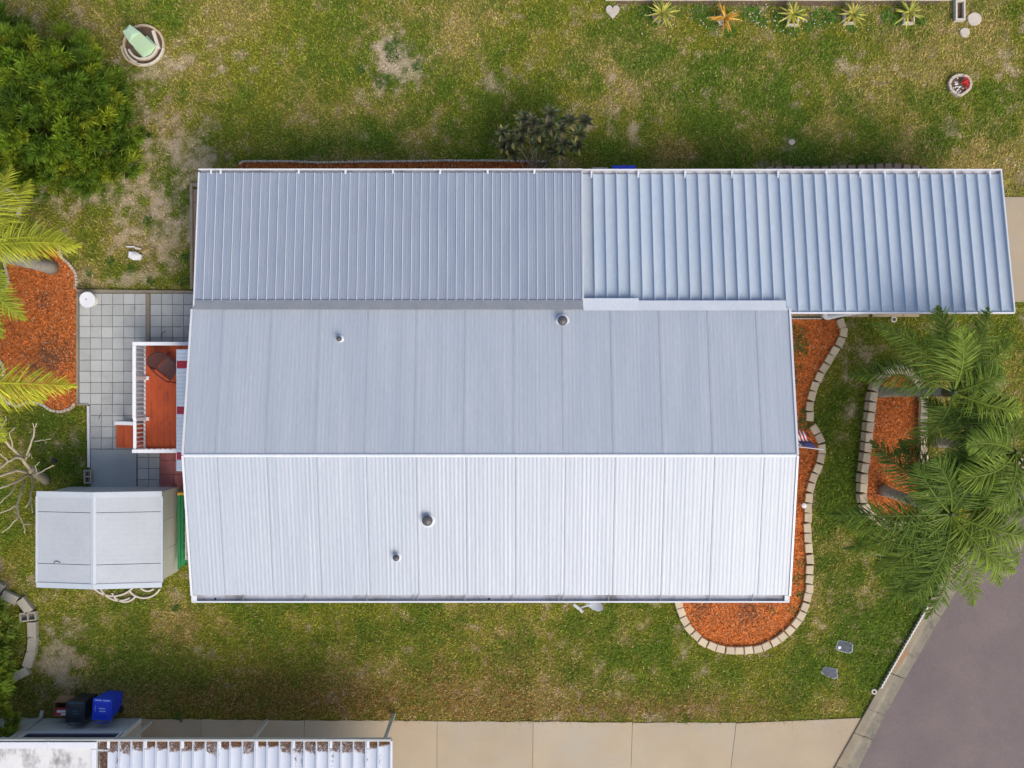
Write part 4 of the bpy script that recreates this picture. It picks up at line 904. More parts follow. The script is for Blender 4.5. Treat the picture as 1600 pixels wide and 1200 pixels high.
def tuft_tree(name, label, cat, base, blobsL, nclump, seed, cols, blades=46, tufts=4, L=(.16, .32), w=.024, trunk_h=1.2, group=None):
    """crown of upturned leafy clumps spread over a few overlapping volumes"""
    r = random.Random(seed); t = thing(name, label, cat, base, group); base = Vector(base)
    fb = MB(); br = MB(); tot = sum(b[3]*b[4] for b in blobsL)
    for (bx, by, bz, rx, ry, rz) in blobsL:
        n = int(nclump*rx*ry/tot)
        for k in range(n):
            th = r.uniform(0, 2*math.pi); cz = r.uniform(-.2, 1.0); rr = r.uniform(.45, 1.0)**.5; rad = math.sqrt(max(0, 1-cz*cz))
            wob = 1+.16*math.sin(3*th+bx)+.1*math.sin(7*th+by)
            nrm = Vector((rad*math.cos(th), rad*math.sin(th), cz)); c = Vector((bx+nrm.x*rx*rr*wob, by+nrm.y*ry*rr*wob, max(.12, bz+nrm.z*rz*rr)))
            ax = (nrm*.7+Vector((0, 0, .6))+Vector((r.gauss(0, .25), r.gauss(0, .25), 0))).normalized()
            pick = r.random(); col = cols[0] if pick < .45 else cols[1] if pick < .85 else cols[2]; k0 = r.uniform(.7, 1.3); cs_ = r.uniform(.7, 1.3)
            for q in range(tufts):
                tc_ = c+Vector((r.gauss(0, .10), r.gauss(0, .10), r.gauss(0, .05)))*cs_; a2 = (ax+Vector((r.gauss(0, .35), r.gauss(0, .35), r.gauss(0, .2)))).normalized(); kq = r.uniform(.8, 1.2)
                for b in range(blades):
                    d = (a2+Vector((r.gauss(0, .42), r.gauss(0, .42), r.gauss(0, .28)))).normalized()
                    cc = jc(tuple(a*k0*kq for a in col), .2, r); p0_ = tc_+d*r.uniform(0, .05); ln = r.uniform(*L)*cs_; s_ = d.cross(Vector((r.gauss(0, .4), r.gauss(0, .4), 1)))
                    if s_.length < .05: s_ = Vector((1, 0, 0))
                    s_ = s_.normalized()*w*.5; m_ = p0_+d*ln*.6; e_ = p0_+d*ln-Vector((0, 0, ln*r.uniform(0, .3))); o_ = len(fb.v)
                    fb.v += [tuple(p0_), tuple(m_-s_), tuple(e_), tuple(m_+s_)]; tp = tuple(a*1.2 for a in cc); fb.c += [cc, cc, tp, cc]; fb.f.append((o_, o_+1, o_+2, o_+3))
            if k % 4 == 0: br.tube([base+Vector((0, 0, trunk_h*.6)), base.lerp(c, .5)+Vector((0, 0, .3)), c], [.03, .02, .008], 5)
    o = obj('crown', fb, M['leafmatt'], t); o['kind'] = 'stuff'
    obj('branches', br, M['bark'], t)
    obj('trunk', MB().tube([base-Vector((0, 0, .05)), base+Vector((.03, .02, trunk_h*.5)), base+Vector((0, 0, trunk_h))], [.16, .12, .09], 10), M['bark'], t)
G1 = [(.075, .14, .010), (.135, .21, .012), (.21, .26, .015)]
def W(px, py, z): v = P(px, py, z); return (v.x, v.y, z)
tuft_tree('leafy_tree', 'large dense bright green bushy tree in the upper left corner', 'tree', P(70, 190), [
    (*W(75, 170, 1.5), 1.75, 1.8, 1.5), (*W(150, 215, 1.0), 1.05, 1.3, 1.1), (*W(20, 130, 1.6), 1.5, 1.5, 1.4), (*W(150, 160, 1.0), .85, .75, .9), (*W(75, 250, .8), 1.1, .75, .8), (*W(-40, 190, 1.5), 1.2, 1.6, 1.3), (*W(20, 60, 1.1), .6, .55, .8), (*W(180, 255, .6), .5, .5, .6)], 560, 21, G1)
G2 = [(.13, .20, .02), (.20, .26, .02), (.30, .29, .03)]
tuft_tree('leafy_shrub', 'bright green feathery shrub at the lower left photo edge', 'shrub', P(-14, 1060), [(*W(-20, 1000, .9), .55, .9, .8), (*W(-22, 1075, 1.1), .62, .9, .9), (*W(-8, 1130, 1.3), .5, .45, .7), (*W(-16, 950, .6), .4, .4, .5), (*W(2, 1160, 1.8), .3, .3, .4)], 100, 22, G2)

# bare pale tree at the left
bt = thing('bare_tree', 'leafless pale branched tree left of the shed', 'tree', P(72, 750))
rb = random.Random(5)
def br_(pts, r0, r1, name='branch'):
    p = [P(*q) for q in pts]; mb = MB(); n = len(p)
    # refine with a slight wobble
    q = []
    for i in range(n-1):
        for k in range(3): q.append(p[i].lerp(p[i+1], k/3)+Vector((rb.gauss(0, .008), rb.gauss(0, .008), rb.gauss(0, .01))))
    q.append(p[-1]); mb.tube(q, [r0+(r1-r0)*i/(len(q)-1) for i in range(len(q))], 7); mb.smooth = True
    return obj(name, mb, M['palebark'], bt)
br_([(74, 751, -.03), (60, 742, .5), (47, 734, 1.1)], .13, .10, 'trunk')
B = [([(48, 735, 1.05), (36, 718, 1.5), (20, 703, 1.9), (8, 688, 2.2), (2, 672, 2.4)], .075, .03), ([(2, 672, 2.4), (4, 664, 2.5), (9, 655, 2.6), (8, 650, 2.7)], .03, .018), ([(2, 672, 2.4), (-8, 660, 2.6)], .028, .018),
     ([(39, 720, 1.4), (46, 700, 1.9), (52, 682, 2.3), (54, 670, 2.5), (57, 661, 2.6)], .045, .018), ([(54, 672, 2.5), (51, 661, 2.7)], .02, .015), ([(52, 690, 2.1), (65, 688, 2.4), (79, 686, 2.6)], .026, .014), ([(70, 687, 2.45), (72, 692, 2.6)], .016, .012),
     ([(38, 718, 1.5), (25, 714, 1.9), (12, 722, 2.1), (-6, 735, 2.3)], .05, .03), ([(44, 738, 1.1), (25, 735, 1.7), (5, 742, 2.1), (-10, 748, 2.3)], .06, .03), ([(46, 740, 1.0), (28, 752, 1.6), (12, 758, 2.0), (-8, 764, 2.3)], .055, .03),
     ([(48, 742, 1.0), (51, 752, 1.4), (49, 768, 1.9), (47, 781, 2.2), (40, 793, 2.4)], .045, .018), ([(47, 783, 2.2), (50, 792, 2.4), (51, 801, 2.5)], .02, .014), ([(38, 752, 1.3), (33, 768, 1.8), (26, 789, 2.2), (29, 806, 2.4), (37, 819, 2.5), (38, 833, 2.6)], .045, .016),
     ([(37, 819, 2.5), (48, 820, 2.6)], .016, .012), ([(26, 790, 2.2), (12, 797, 2.4), (-4, 803, 2.5)], .03, .016), ([(29, 808, 2.4), (16, 822, 2.5), (3, 833, 2.6)], .024, .014), ([(50, 750, 1.2), (58, 740, 1.6), (70, 734, 2.0), (84, 727, 2.2)], .035, .016),
     ([(58, 740, 1.6), (55, 728, 1.9), (62, 722, 2.1)], .02, .013), ([(20, 703, 1.9), (19, 690, 2.2), (14, 676, 2.4), (24, 668, 2.5)], .026, .014), ([(12, 722, 2.1), (4, 712, 2.3), (-4, 706, 2.4)], .026, .016), ([(28, 752, 1.6), (18, 768, 2.0), (6, 780, 2.3), (-4, 790, 2.4)], .03, .016), ([(40, 715, 1.6), (46, 713, 1.8), (47, 707, 1.9), (50, 716, 2.0)], .018, .012)]
for pts, a, b in B: br_(pts, a*.72, b*.8)

# dark-leaved shrub behind the extension
ds = thing('rubber_plant', 'dark leaved shrub with stiff leaf rosettes behind the extension roof', 'shrub', P(835, 262))
rs = random.Random(9)
HEADS = [(818, 188, 1.5), (816, 206, 1.3), (832, 194, 1.5), (786, 212, 1.3), (788, 232, 1.1), (860, 180, 1.7), (856, 200, 1.5), (890, 192, 1.5), (913, 192, 1.5), (905, 212, 1.3), (880, 228, 1.2), (901, 232, 1.1), (838, 210, 1.4), (800, 242, .8), (875, 205, 1.4), (845, 226, 1.0), (812, 222, 1.2), (870, 240, .9), (797, 222, 1.3)]
for i, (px, py, z) in enumerate(HEADS):
    c = P(px, py-4, z); b = P(832+rs.uniform(-16, 26), 264, 0.0); m1 = b.lerp(c, .5)+Vector((0, .1, -.1))
    obj('stem', MB().tube([b, m1, c], [.014, .011, .008], 6), M['bark'] if i % 3 else M['palebark'], ds)
    fb = MB()
    for k in range(13):
        t = 2*math.pi*k/13*4.97; up = 1.5-1.9*k/13; d = Vector((math.cos(t), math.sin(t), up)); pk = rs.random()
        col = ((.040, .042, .024) if pk < .6 else (.055, .068, .026)) if k < 6 else ((.05, .075, .028) if pk < .45 else (.22, .20, .06) if pk < .75 else (.11, .10, .05))
        leafstrip(fb, c-Vector((0, 0, .012*k)), d, rs.uniform(.22, .33), rs.uniform(.095, .13), jc(col, .25, rs), droop=.5, fold=.35, seg=3, tip=jc(tuple(a*1.5 for a in col), .2, rs))
    obj('leaf_cluster', fb, M['leaf'], ds)

# row of spiky plants in pots
def spiky(label, px, py, cols, n, L, potpx, pot='square', seed=0):
    r = random.Random(seed); x, y = P2(*potpx); t = thing('potted_plant', label, 'plant', (x, y, 0), 'row of spiky plants')
    if pot == 'square':
        for a in ((-.15, .15, -.15, -.11), (-.15, .15, .11, .15), (-.15, -.11, -.1095, .1095), (.11, .15, -.1095, .1095)): obj('pot_side', MB().box(x+a[0], x+a[1], y+a[2], y+a[3], -.02, .19, .006), M['palecurve'], t)
        obj('soil', MB().box(x-.109, x+.109, y-.109, y+.109, -.02, .14), M['soil'], t)
    else: obj('pot', MB().lathe((x, y, -.02), [(.11, 0), (.15, .2), (.16, .22), (.13, .22), (.12, .17)], 16), M[pot], t)
    c = P(px, py, .35); c.z = .25; fb = MB()
    for k in range(n):
        az = 2*math.pi*k/n*1.618*5+r.gauss(0, .15); u = k/n; d = Vector((math.cos(az), math.sin(az), .25+1.6*u*u)); col = jc(cols[k % len(cols)], .2, r)
        leafstrip(fb, c+Vector((0, 0, .1*u)), d, L*(1-.35*u)*r.uniform(.85, 1.1), .055, col, droop=.45, fold=.4, seg=4, tip=tuple(a*1.15 for a in col))
    obj('leaves', fb, M['leaf'], t)
YL = [(.44, .42, .07), (.28, .32, .06), (.52, .46, .11)]
spiky('yellow green spiky plant in a round pot, leftmost of the top row', 1035, 20, YL, 30, .50, (1027, 30), 'timber', 1)
c_ = P(1035, 32, .2)
spiky('orange spiky plant in the top row', 1133, 28, [(.56, .29, .04), (.48, .30, .05), (.62, .38, .08)], 32, .50, (1128, 34), 'palecurve', 2)
spiky('yellow green spiky plant just right of the orange one', 1240, 22, YL, 26, .46, (1237, 34), 'square', 3)
spiky('yellow green spiky plant, second from the narrow trough', 1333, 22, YL, 26, .46, (1325, 31), 'square', 4)
spiky('yellow green spiky plant beside the narrow trough', 1421, 20, YL, 28, .46, (1417, 31), 'square', 5)
# leafy weeds among the row and in the beds
def weeds(label, spots, seed, col=(.09, .19, .02), n=60, L=.09):
    r = random.Random(seed); fb = MB()
    for px, py, rad in spots:
        c = P(px, py)
        for k in range(int(n*rad*rad/100)+12):
            t = r.uniform(0, 6.283); q = rad/57.4*math.sqrt(r.random()); d = Vector((r.gauss(0, 1), r.gauss(0, 1), r.uniform(.1, .9)))
            leafstrip(fb, c+Vector((q*math.cos(t), q*math.sin(t), r.uniform(0, .06))), d, L*r.uniform(.5, 1.2), .032, jc(col, .3, r), droop=.3, fold=.2, seg=2)
    tag(obj('weeds', fb, M['leafmatt']), label, 'weeds', kind='stuff')
weeds('low green weeds among the row of spiky plants', [(1010, 20, 12), (1022, 36, 8), (1095, 22, 14), (1112, 40, 9), (1140, 52, 9), (1175, 22, 14), (1190, 35, 8), (1222, 40, 12), (1240, 50, 10), (1280, 30, 14), (1262, 42, 9), (1300, 28, 10), (1385, 26, 10), (1400, 34, 8), (1330, 44, 8), (1440, 34, 8), (1215, 26, 8)], 31)
weeds('green weeds growing over the front mulch bed', [(1243, 520, 14), (1248, 545, 16), (1240, 570, 10), (1252, 535, 12), (1258, 650, 12), (1252, 668, 14), (1262, 660, 8), (1247, 905, 10), (1252, 880, 8), (1262, 895, 6), (1248, 930, 9), (1235, 950, 8), (1255, 945, 6), (1210, 955, 5)], 32, (.12, .15, .03), 70)
weeds('scattered broad green weeds in the bare lawn', [(608, 75, 8), (614, 88, 9), (594, 132, 6), (565, 112, 6), (618, 68, 7), (650, 105, 5), (606, 125, 5), (118, 445, 5), (232, 345, 7), (205, 420, 6), (172, 408, 7), (292, 402, 8), (288, 440, 8), (140, 428, 4), (235, 440, 5), (280, 1120, 6), (275, 950, 7)], 33, (.075, .14, .02), 50)
fw = MB(); rf = random.Random(44)
for k in range(90):
    px = rf.choice((1022, 1095, 1130, 1175, 1190, 1222, 1242, 1280, 1262, 1330))+rf.gauss(0, 12); py = 28+rf.gauss(4, 11); c = P(px, max(8, py)); c.z = .07; s_ = .016
    fw.quad(c+Vector((-s_, 0, 0)), c+Vector((0, -s_, .004)), c+Vector((s_, 0, 0)), c+Vector((0, s_, .004)))
tag(obj('tiny_flowers', fw, M['whiteprint']), 'tiny white flowers dotted among the weeds in the top row', 'flowers', kind='stuff')

# ------------------------------------------------------------------ cinder blocks
def cblock(px, py, rz, holes, label, z0=0.0, L=.40, W_=.20, Hh=.19, group='loose concrete blocks'):
    x, y = P2(px, py, z0+Hh if holes else Hh); cs, sn = math.cos(rz), math.sin(rz)
    def T(mb): mb.v = [(x+a*cs-b*sn, y+a*sn+b*cs, c) for a, b, c in mb.v]; return mb
    mb = MB()
    if holes:
        w = .032
        for a in ((-L/2, L/2, -W_/2, -W_/2+w), (-L/2, L/2, W_/2-w, W_/2), (-L/2, -L/2+w, -W_/2+w, W_/2-w), (L/2-w, L/2, -W_/2+w, W_/2-w), (-w/2, w/2, -W_/2+w, W_/2-w)): mb.box(*a, z0, z0+Hh)
        mb.box(-L/2+w, L/2-w, -W_/2+w, W_/2-w, z0, z0+.02)
    else: mb.box(-L/2, L/2, -W_/2, W_/2, z0, z0+Hh, .008)
    return tag(obj('concrete_block', T(mb), M['cinder']), label, 'block', group)
cblock(136.5, 745, R(90), True, 'hollow concrete block with two open cells by the grey slab', L=.36, W_=.20)
cblock(43, 964, R(6), True, 'hollow concrete block showing two cells among the lower left blocks', L=.44, W_=.24)
for px, py, a, lab in ((-6, 923, 60, 'concrete block at the lower left photo edge, topmost of the curved row'), (14, 934, -24, 'long concrete block above the curved row of blocks, second from the top'), (38, 947, -52, 'tilted concrete block just above the hollow one'),
        (49, 985, 92, 'concrete block directly under the hollow one'), (49, 1008, 84, 'concrete block third from the bottom of the lower left row'), (44, 1031, 72, 'concrete block second from the bottom of the lower left row'), (31, 1054, 28, 'lowest slanting concrete block of the lower left row')):
    cblock(px, py, R(a), False, lab, L=.43, W_=.235)

# ------------------------------------------------------------------ small things about the house
# white garden ornament on the dry lawn
go = thing('yard_ornament', 'small white weathered ornament on the dry lawn left of the extension', 'ornament', P(211, 397))
obj('shell', MB().prism([P2(a, b) for a, b in ((203, 393), (214, 394), (223, 399), (222, 406), (210, 407), (202, 402))], 0, .14, .03), M['plastic'], go)
obj('tray', MB().prism([P2(a, b) for a, b in ((211, 386), (221, 388), (221, 390.5), (212, 389.5))], 0, .05), M['palecurve'], go)
obj('stick', MB().bar(P(197, 385.2, .03), P(211, 385.8, .03), .03, .03), M['plastic'], go)
obj('cap', MB().lathe((*P2(213, 400), .135), [(.07, 0), (.06, .03), (.02, .04)], 10), M['whiteprint'], go)
# solar stake lights
def stake(px, py, label, head='black'):
    x, y = P2(px, py); t = thing('solar_light', label, 'light', (x, y, 0)); obj('stake', MB().tube([(x, y, -.02), (x, y, .25)], .012, 8), M['black'], t)
    obj('lamp_head', MB().lathe((x, y, .25), [(.05, 0), (.075, .03), (.06, .07), (.01, .08)], 14), M[head], t); return t
t = stake(91, 719, 'small black stake light on the grass by the bare tree'); obj('lens', MB().lathe((P(86, 722).x, P(86, 722).y, .02), [(.04, 0), (.03, .04), (.01, .05)], 10), M['plastic'], t)
stake(1252, 788, 'small white stake light in the front mulch bed', 'plastic')
tag(obj('red_marker', MB().add([P(1250, 838, .02), P(1258, 834, .02), P(1251, 829, .02), P(1253, 834, .12)], [(0, 1, 3), (1, 2, 3), (2, 0, 3)]), M['flowerred']), 'small red marker in the front mulch bed beside the blocks', 'marker')
def pipecap(px, py, label, r=.07):
    x, y = P2(px, py); t = thing('pipe_collar', label, 'pipe', (x, y, 0)); obj('collar', MB().ring((x, y), r*.55, r, -.02, .06, 0, 359.9, 20), M['palecurve'], t); obj('pipe_mouth', MB().lathe((x, y, -.02), [(r*.52, 0), (r*.52, .035)], 14), M['dark'], t)
pipecap(1396, 499, 'round white pipe collar in the grass below the carport', .085); pipecap(1365, 1080, 'round white pipe collar at the end of the scalloped lawn edging', .075)
# meter box lids
def meter(pts, dot, label):
    t = thing('meter_box', label, 'meter box', (*P2(*pts[0]), 0), 'water meter lids'); w = poly(pts); cx_ = sum(p[0] for p in w)/len(w); cy_ = sum(p[1] for p in w)/len(w)
    obj('rim', MB().prism(w, -.03, .022, .006), M['slab'], t); obj('lid', MB().prism([(cx_+(a-cx_)*.88, cy_+(b-cy_)*.88) for a, b in w], 0, .032, .006), M['lid'], t)
    for u, v in ((.4, .35), (-.45, -.3)): obj('bolt', MB().lathe((cx_+u*.2, cy_+v*.13, .03), [(.012, 0), (.010, .008)], 8), M['black'], t)
    if dot: x, y = P2(*dot); obj('reader_cap', MB().lathe((x, y, .03), [(.042, 0), (.045, .015), (.02, .03)], 14), M['plastic'], t)
meter([(1309, 1001), (1312, 1000), (1328, 1003), (1333, 1007), (1332, 1019), (1326, 1021), (1310, 1017), (1305, 1013)], (1311, 1011), 'dark blue grey meter box lid with white cap')
meter([(1288, 1041), (1308, 1045), (1309, 1058), (1303, 1061), (1284, 1053), (1283, 1049)], None, 'plain dark blue grey meter box lid lower on the lawn')
# scalloped plastic edging along the kerb
se2 = thing('scalloped_edging', 'wavy white plastic lawn edging along the kerb', 'edging', P(1410, 1010))
A, Bq = Vector(P2(1446, 946)), Vector(P2(1373, 1073)); dv = (Bq-A); nrm = Vector((-dv.y, dv.x)).normalized(); NS = 26
for i in range(NS):
    mb = MB(); 
    pts = [A+dv*((i+k/4)/NS)+nrm*.022*math.sin(math.pi*k/4) for k in range(5)]
    for k in range(4):
        a, b = pts[k], pts[k+1]; mb.prism([(a.x, a.y), (b.x, b.y), (b.x+nrm.x*.03, b.y+nrm.y*.03), (a.x+nrm.x*.03, a.y+nrm.y*.03)], -.02, .13)
    obj('scallop', mb, M['wedging'], se2)
# satellite dish
sdt = thing('satellite_dish', 'grey satellite dish with arm poking out below the roof gutter', 'satellite dish', (P(927, 936, 0).x*.93, YB+.28, 1.4))
dc = Vector((P(930, 943, 2.2).x, P(0, 941, 2.2).y, 2.15)); ax = Vector((-.55, -.62, .56)).normalized(); u_ = ax.cross(Vector((0, 0, 1))).normalized(); v_ = u_.cross(ax)
mb = MB(); mb.smooth = True; NN = 20; rings = [(0, 0)]; vv = [dc]; 
for k in range(1, 6):
    for i in range(NN):
        t_ = 2*math.pi*i/NN; rr = .27*k/5; vv.append(dc+(u_*math.cos(t_)*1.0+v_*math.sin(t_)*1.1)*rr+ax*(.9*rr*rr))
ff = [(0, 1+i, 1+(i+1) % NN) for i in range(NN)]+[(1+(k-1)*NN+i, 1+k*NN+i, 1+k*NN+(i+1) % NN, 1+(k-1)*NN+(i+1) % NN) for k in range(1, 5) for i in range(NN)]
mb.add(vv, ff); obj('reflector', mb, M['dish'], sdt)
lnb = P(905, 950, 2.25)
obj('arm', MB().bar(dc-v_*.22+ax*.02, lnb, .03, .03), M['dish'], sdt)
obj('receiver', MB().bar(lnb+Vector((-.14, .09, .0)), lnb+Vector((.06, -.06, .0)), .07, .07), M['dish'], sdt)
obj('receiver_horn', MB().tube([lnb+Vector((.02, -.04, .02)), lnb+Vector((.09, -.10, .04))], [.03, .04], 10), M['plastic'], sdt)
obj('mast', MB().tube([dc-ax*.02, dc+Vector((.05, .16, -.1)), (dc.x+.05, YB+.30, 1.7)], .024, 8), M['dish'], sdt)
# flag on a short pole at the front gable
fg = thing('flag', 'small red white and blue striped flag on a pole at the front gable', 'flag', (XR-.2, P(0, 695, 2.2).y, 2.0))
p0 = Vector((XR-.2, P(0, 694, 2.2).y, 1.95)); p1 = P(1287, 702.5, 2.5); obj('pole', MB().tube([p0, p1], .012, 8), M['plastic'], fg)
obj('bracket', MB().obox((p0.x, p0.y), .06, .06, p0.z-.06, p0.z+.06), M['trim'], fg)
# cloth hangs from the outer part of the pole, blown back towards the wall, rippled
NS, NW = 13, 14
def fpt(s_, w):      # s_ 0..1 down the hoist (stripes), w 0..1 along the fly
    h = p1.lerp(p0, .15+.50*s_); q = h+Vector((-.20*w+.1*s_*w, .40*w, -.24*w))
    return q+Vector((0, .03*math.sin(7*w+2*s_), .045*math.sin(9*w+3*s_)))
for s_ in range(NS):
    mb = MB(); w0 = .42 if s_ < 7 else 0.0
    for k in range(NW):
        a = w0+(1-w0)*k/NW; b = w0+(1-w0)*(k+1)/NW; mb.quad(fpt(s_/NS, a), fpt(s_/NS, b), fpt((s_+1)/NS, b), fpt((s_+1)/NS, a))
    obj('stripe', mb, M['flagred' if s_ % 2 == 0 else 'flagwhite'], fg)
mb = MB(); 
for s_ in range(7):
    for k in range(6): a, b = .42*k/6, .42*(k+1)/6; mb.quad(fpt(s_/NS, a), fpt(s_/NS, b), fpt((s_+1)/NS, b), fpt((s_+1)/NS, a))
can = obj('canton', mb, M['flagblue'], fg)
mb = MB()
for i in range(9):
    for j in range(6 if i % 2 == 0 else 5):
        c = fpt((i+.75)/9.6*7/13, .42*((j+.6+(.5 if i % 2 else 0))/6.4)); c.z += .004; s_ = .006
        pts = [c+Vector((math.cos(k*math.pi/5+.3)*s_*(1 if k % 2 == 0 else .45), math.sin(k*math.pi/5+.3)*s_*(1 if k % 2 == 0 else .45), 0)) for k in range(10)]; mb.add(pts, [tuple(range(10))])
obj('stars', mb, M['flagwhite'], can)
# things behind the extension: blue and grey bins peeping out
def bin_(name, label, px, py, rz, body, lidm, mark, w=.50, d=.56, h=1.02, zlid=None, group='wheeled bins'):
    x, y = P2(px, py, h); t = thing(name, label, 'bin', (x, y, 0), group); cs, sn = math.cos(rz), math.sin(rz)
    def T(mb): mb.v = [(x+a*cs-b*sn, y+a*sn+b*cs, c) for a, b, c in mb.v]; return mb
    k = .78; v = [(-w/2*k, -d/2*k, .03), (w/2*k, -d/2*k, .03), (w/2*k, d/2*k, .03), (-w/2*k, d/2*k, .03), (-w/2*.96, -d/2*.96, h-.06), (w/2*.96, -d/2*.96, h-.06), (w/2*.96, d/2*.96, h-.06), (-w/2*.96, d/2*.96, h-.06)]
    obj('body', T(MB().add(v, [(3, 2, 1, 0), (0, 1, 5, 4), (1, 2, 6, 5), (2, 3, 7, 6), (3, 0, 4, 7), (4, 5, 6, 7)])), M[body], t)
    lm = T(MB().box(-w/2, w/2, -d/2, d/2, h-.06, h-.015, .008).box(-w/2+.07, w/2-.07, -d/2+.08, d/2-.10, h-.015, h+.012, .02)); lo_ = obj('lid', lm, M[lidm], t)
    obj('handle', T(MB().tube([(-w/2+.06, d/2+.0, h-.09), (-w/2+.06, d/2+.07, h-.05), (w/2-.06, d/2+.07, h-.05), (w/2-.06, d/2, h-.09)], .014, 7)), M[lidm], t)
    for s_ in (-1, 1):
        q = MB(); q.tube([(s_*(w/2*k-.02), d/2*k+.02, .10), (s_*(w/2*k+.04), d/2*k+.02, .10)], .10, 16); obj('wheel', T(q), M['black'], t)
    if mark:
        obj('lid_mark', T(MB().box(-.12, .05, .02, .05, h+.0125, h+.016).box(-.10, .07, -.05, -.02, h+.0125, h+.016)), M[mark], lo_)
        obj('lid_mark', T(MB().box(-w/2+.05, -.02, -d/2+.025, -d/2+.055, h-.0148, h-.011).box(.01, w/2-.06, -d/2+.025, -d/2+.055, h-.0148, h-.011)), M[mark], lo_)
        obj('lid_grip', T(MB().tube([(w/2-.10, -.10, h+.012), (w/2-.085, -.03, h+.03), (w/2-.10, .05, h+.012)], .008, 6)), M[mark], lo_)
    return t
bin_('wheeled_bin', 'bright blue wheeled bin beside the neighbour wall', 158.5, 1109, R(176), 'blue', 'blue', 'bluemark')
bin_('wheeled_bin', 'black wheeled bin between the cardboard box and the blue bin', 117, 1113, R(178), 'blackbin', 'blackbin', 'teal')
bin_('wheeled_bin', 'blue lidded bin peeping out above the carport gutter', 975, 273, R(180), 'blue', 'blue', None, w=.62, d=.5, h=.9)
ac = thing('storage_box', 'grey green box edge peeping out above the carport corner', 'box', P(936, 264))
p = P(937, 270, .6); obj('body', MB().box(p.x-.20, p.x+.20, p.y-.2, p.y+.13, 0, .55), M['slab'], ac); obj('lid', MB().box(p.x-.215, p.x+.215, p.y-.21, p.y+.145, .55, .60, .01), M['palecurve'], ac)
# open cardboard box
cb = thing('cardboard_box', 'open cardboard box with red printed side by the bins', 'box', P(100, 1098)); x0, x1, y0, y1, hh = P(84, 0, .55).x, P(110, 0, .55).x, P(0, 1119, .55).y, P(0, 1097, .55).y, .55
for a in ((x0, x0+.01, y0, y1), (x1-.01, x1, y0, y1), (x0+.0105, x1-.0105, y0, y0+.01), (x0+.0105, x1-.0105, y1-.01, y1)): obj('side', MB().box(*a, 0, hh), M['card'], cb)
obj('bottom', MB().box(x0+.011, x1-.011, y0+.011, y1-.011, .0, .02), M['cardin'], cb)
obj('flap', MB().add([(x0, y1, hh), (x1+.1, y1, hh), (x1+.12, y1+.20, hh+.08), (x0+.2, y1+.20, hh+.08)], [(0, 1, 2, 3)]), M['card'], cb)
obj('flap', MB().add([(x0, y1+.0, hh+.002), (x0, y0+.1, hh+.002), (x0-.05, y0+.12, hh-.12), (x0-.05, y1, hh-.1)], [(0, 1, 2, 3)]), M['card'], cb)
fp_ = obj('flap', MB().add([(x0+.01, y0, hh), (x1-.01, y0, hh), (x1-.01, y0+.20, hh-.10), (x0+.01, y0+.20, hh-.10)], [(0, 1, 2, 3)]), M['redprint'], cb)
fq = lambda u, v: (x0+.01+(x1-x0-.02)*u, y0+.20*v, hh-.10*v+.004)
obj('print_panel', MB().add([fq(.12, .42), fq(.7, .42), fq(.7, .7), fq(.12, .7)], [(0, 1, 2, 3)]).add([fq(.4, .12), fq(.85, .12), fq(.85, .34), fq(.4, .34)], [(0, 1, 2, 3)]), M['whiteprint'], fp_)
# downspout and pickets under the carport eave
dsp = thing('downspout', 'white downspout elbow lying at the carport corner by the block edging', 'downspout', P(1290, 495))
obj('pipe', MB().tube([(P(1372, 486, .3).x, P(0, 486, .3).y, .30), (P(1318, 491, .15).x, P(0, 491, .15).y, .2), (P(1292, 495.5, .1).x, P(0, 495.5, .1).y, .10)], [.035, .06, .085], 10), M['trim'], dsp)
obj('elbow', MB().tube([(P(1292, 495.5, .1).x, P(0, 495.5, .1).y, .10), (P(1286, 493, .1).x, P(0, 493, .1).y, .2), (P(1286, 484, .1).x, P(0, 484, .1).y, .35)], [.085, .08, .05], 10), M['trim'], dsp)
pf = thing('picket_edging', 'row of tiny white pickets at the carport corner mulch bed', 'edging', P(1258, 498))
for i in range(11):
    x = P(1236+i*4.4, 498).x; y = P(0, 498).y; obj('picket', MB().obox((x, y), .062, .03, -.02, .16, random.gauss(0, .03), .012), M['wedging'], pf)

# ------------------------------------------------------------------ neighbour's house and carport (lower left)
NY = P(0, 1122, 0).y; nb_ = thing('neighbour_house', 'neighbouring white house with stained flat roof at the lower left', 'house', (-12.5, NY-1.5, 0))
NX1 = P(221, 0, 0).x
for k in range(9):
    z0 = .0+k*.14; obj('siding_board', MB().box(-20, NX1, NY-.03-.002*k, NY-.002*(k % 2), z0, z0+.137), M['nwall'], nb_)
obj('wall', MB().box(-20, NX1-.01, NY-.10, NY-.031-.02, 0, 2.42), M['nwall'], nb_)
for i in range(10):
    a = NY-.11-i*.30; obj('end_board', MB().box(NX1-.03, NX1-.002, a-.297, a, 0, 2.42), M['nwallend'], nb_)
obj('corner_post', MB().box(NX1-.028, NX1+.004, NY-.105, NY+.006, 0, 2.42), M['trim'], nb_)
zs0, zs1 = 1.28, 2.35
for xa, xb in ((P(40, 0, 1.4).x, NX1-.12), (-18.5, P(33, 0, 1.4).x)):
    w_ = obj('window', MB().box(xa, xb, NY-.05, NY-.02, zs0, zs1), M['glass'], nb_)
    obj('window_frame', MB().box(xa-.05, xb+.05, NY-.018, NY+.02, zs0-.06, zs0-.003).box(xa-.05, xa, NY-.018, NY+.012, zs0-.002, zs1).box(xb, xb+.05, NY-.018, NY+.012, zs0-.002, zs1), M['trim'], w_)
RY = P(0, 1155, 2.5).y
rx1 = P(152, 0, 2.5).x
obj('roof', MB().box(-20, rx1-.12, RY-12, RY-.22, 2.44, 2.52), M['nroof'], nb_)
